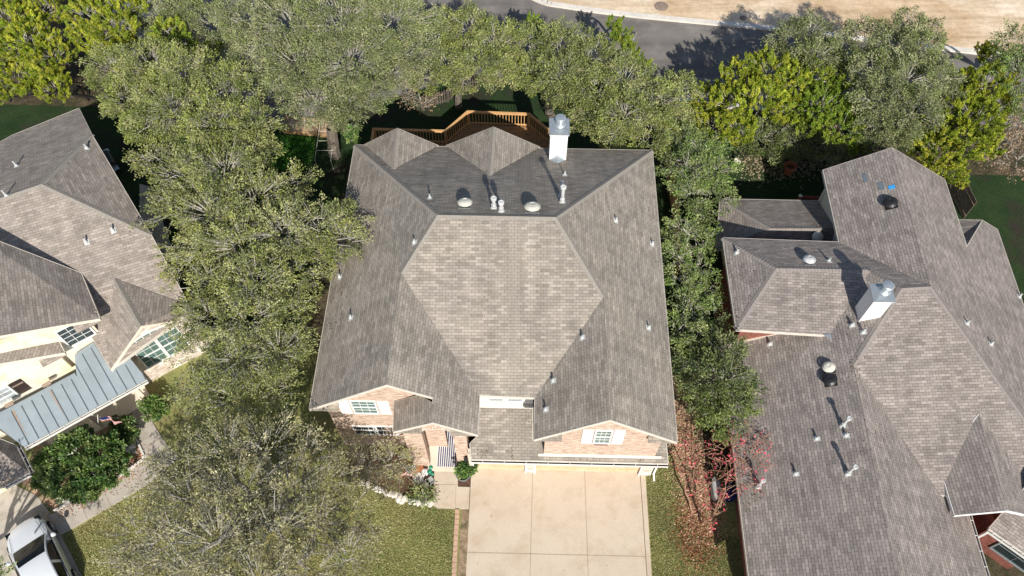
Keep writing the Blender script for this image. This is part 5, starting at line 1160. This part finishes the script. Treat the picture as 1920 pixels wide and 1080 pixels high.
GH = [(1.32,.78,.93),(1.75,.73,1.17),(2.1,.68,1.33),(2.45,.63,1.42),(2.9,.62,1.45),(3.4,.61,1.43),(3.75,.6,1.36),(4.05,.62,1.2),(4.32,.66,1.0)]
def gsec(x, w_, z): zb = .9; return [cp(x, .86, zb-.02), cp(x, .84-(.84-w_)*.45, zb+(z-zb)*.5), cp(x, w_, z-.03), cp(x, w_*.85, z+.005), cp(x, w_*.45, z+.028), cp(x, 0, z+.035)]+[cp(x, -w_*.45, z+.028), cp(x, -w_*.85, z+.005), cp(x, -w_, z-.03), cp(x, -(.84-(.84-w_)*.45), zb+(z-zb)*.5), cp(x, -.86, zb-.02)]
GS = [gsec(*s) for s in GH]
M['autoglass'] = glassy('auto_glass', (.012, .015, .017), .08, .2)
def gsheet(k0, k1, i0, i1, name, m, off=0.):
    """a smooth piece of the cabin between stations k0..k1 and profile columns i0..i1"""
    g = G()
    from_s = np.array([[list(p) for p in sec] for sec in GS])
    ks = np.linspace(k0, k1, max(2, int((k1-k0)*4)+1)); js = np.linspace(i0, i1, max(2, int((i1-i0)*3)+1))
    def at_(k, i):
        def cr(arr, t):
            n = len(arr)-1; t = min(max(t, 0), n); a = int(min(math.floor(t), n-1)); f = t-a
            p0, p1, p2, p3 = arr[max(a-1, 0)], arr[a], arr[a+1], arr[min(a+2, n)]
            return .5*((2*p1)+(p2-p0)*f+(2*p0-5*p1+4*p2-p3)*f*f+(3*p1-p0-3*p2+p3)*f**3)
        row = np.array([cr(from_s[:, c], k) for c in range(from_s.shape[1])]); q = cr(row, i)
        mid = np.array(cp(2.6, 0, .9)); d = q-mid; d /= np.linalg.norm(d)+1e-9; return Vector(q+d*off)
    for k in range(len(ks)-1):
        for j_ in range(len(js)-1): g.face([at_(ks[k], js[j_]), at_(ks[k+1], js[j_]), at_(ks[k+1], js[j_+1]), at_(ks[k], js[j_+1])])
    o = g.build(name, M[m], car, smooth=True); o.modifiers.new('weld', 'WELD').merge_threshold = .002; return o
gsheet(0, 8, 0, 10, 'roof_panel', 'carpaint')
gsheet(.12, 2.75, 2.75, 7.25, 'windscreen', 'autoglass', .008)
gsheet(6.1, 7.7, 2.9, 7.1, 'rear_glass', 'autoglass', .008)
for i0, i1 in ((.25, 1.85), (8.15, 9.75)): gsheet(1.1, 3.9, i0, i1, 'side_glass', 'autoglass', .01); gsheet(4.2, 6.3, i0, i1, 'side_glass', 'autoglass', .01)
for s in (1, -1):
    g = G(); g.tube(cp(1.25, s*.875, .925), cp(4.2, s*.875, .95), .018, n=6); g.build('window_trim', M['blackm'], car)
    g = G(); c = cp(1.62, s*1.03, .98)
    g.lathe(c-cd*.07, [(.02, 0), (.09, .02), (.11, .08), (.1, .15), (.03, .17)], 12, ax=cd); mi_ = g.build('mirror', M['carpaint'], car, smooth=True)
    g = G(); g.box(cp(.2, s*.56, .655) if s > 0 else cp(.2, -.56, .655), cd*.42, -cs_*s*.22+ZZ*-.02, ZZ*.075+cd*.0); g.build('headlight', M['autoglass'], car)
    for x in (.92, 3.62):
        wl = G(); c = cp(x, s*.9, .33); wl.lathe(c-(-cs_*s)*.17, [(.33, 0), (.33, .2), (.3, .225), (.22, .23)], 28, ax=-cs_*s); w1_ = wl.build('wheel', M['black'], car)
        rm = G(); rm.lathe(c+(-cs_*s)*.045, [(.235, 0), (.23, .02), (.2, .012)], 24, ax=-cs_*s)
        for q in range(5):
            a = 2*math.pi*q/5; dv = cd*math.cos(a)+ZZ*math.sin(a); rm.tube(c+(-cs_*s)*.065, c+(-cs_*s)*.062+dv*.22, .03, .022, 6)
        link_child(rm.build('rim', M['galv'], car), w1_, car)
        ga = G(); A = [c+(-cs_*s)*.028+(cd*math.cos(a)+ZZ*math.sin(a))*.352 for a in [math.pi*k/14 for k in range(15)]]; B = [p+(-cs_*s)*.004+((c-p).normalized())*.045 for p in A]
        for i in range(14): ga.face([A[i], A[i+1], B[i+1], B[i]])
        ga.build('wheel_arch', M['blackm'], car)
g = G(); g.box(cp(.02, -.35, .4), cd*.04, -cs_*.7, ZZ*.16); g.build('grille', M['blackm'], car)
for s in (1, -1):
    g = G(); g.tube(cp(.5, s*.62, .855), cp(1.3, s*.72, .955), .008, n=5); g.build('bonnet_seam', M['blackm'], car)
Tr('live_oak', 'tree at the bottom left corner hanging over the silver car', 'green', [(8,1088,4.2,28),(-60,1075,5,50),(20,1150,4.6,40),(-120,1040,5.5,60),(-70,1160,6,70),(-150,1120,6,70)], group=OK_, dens=.5, r0=.12)
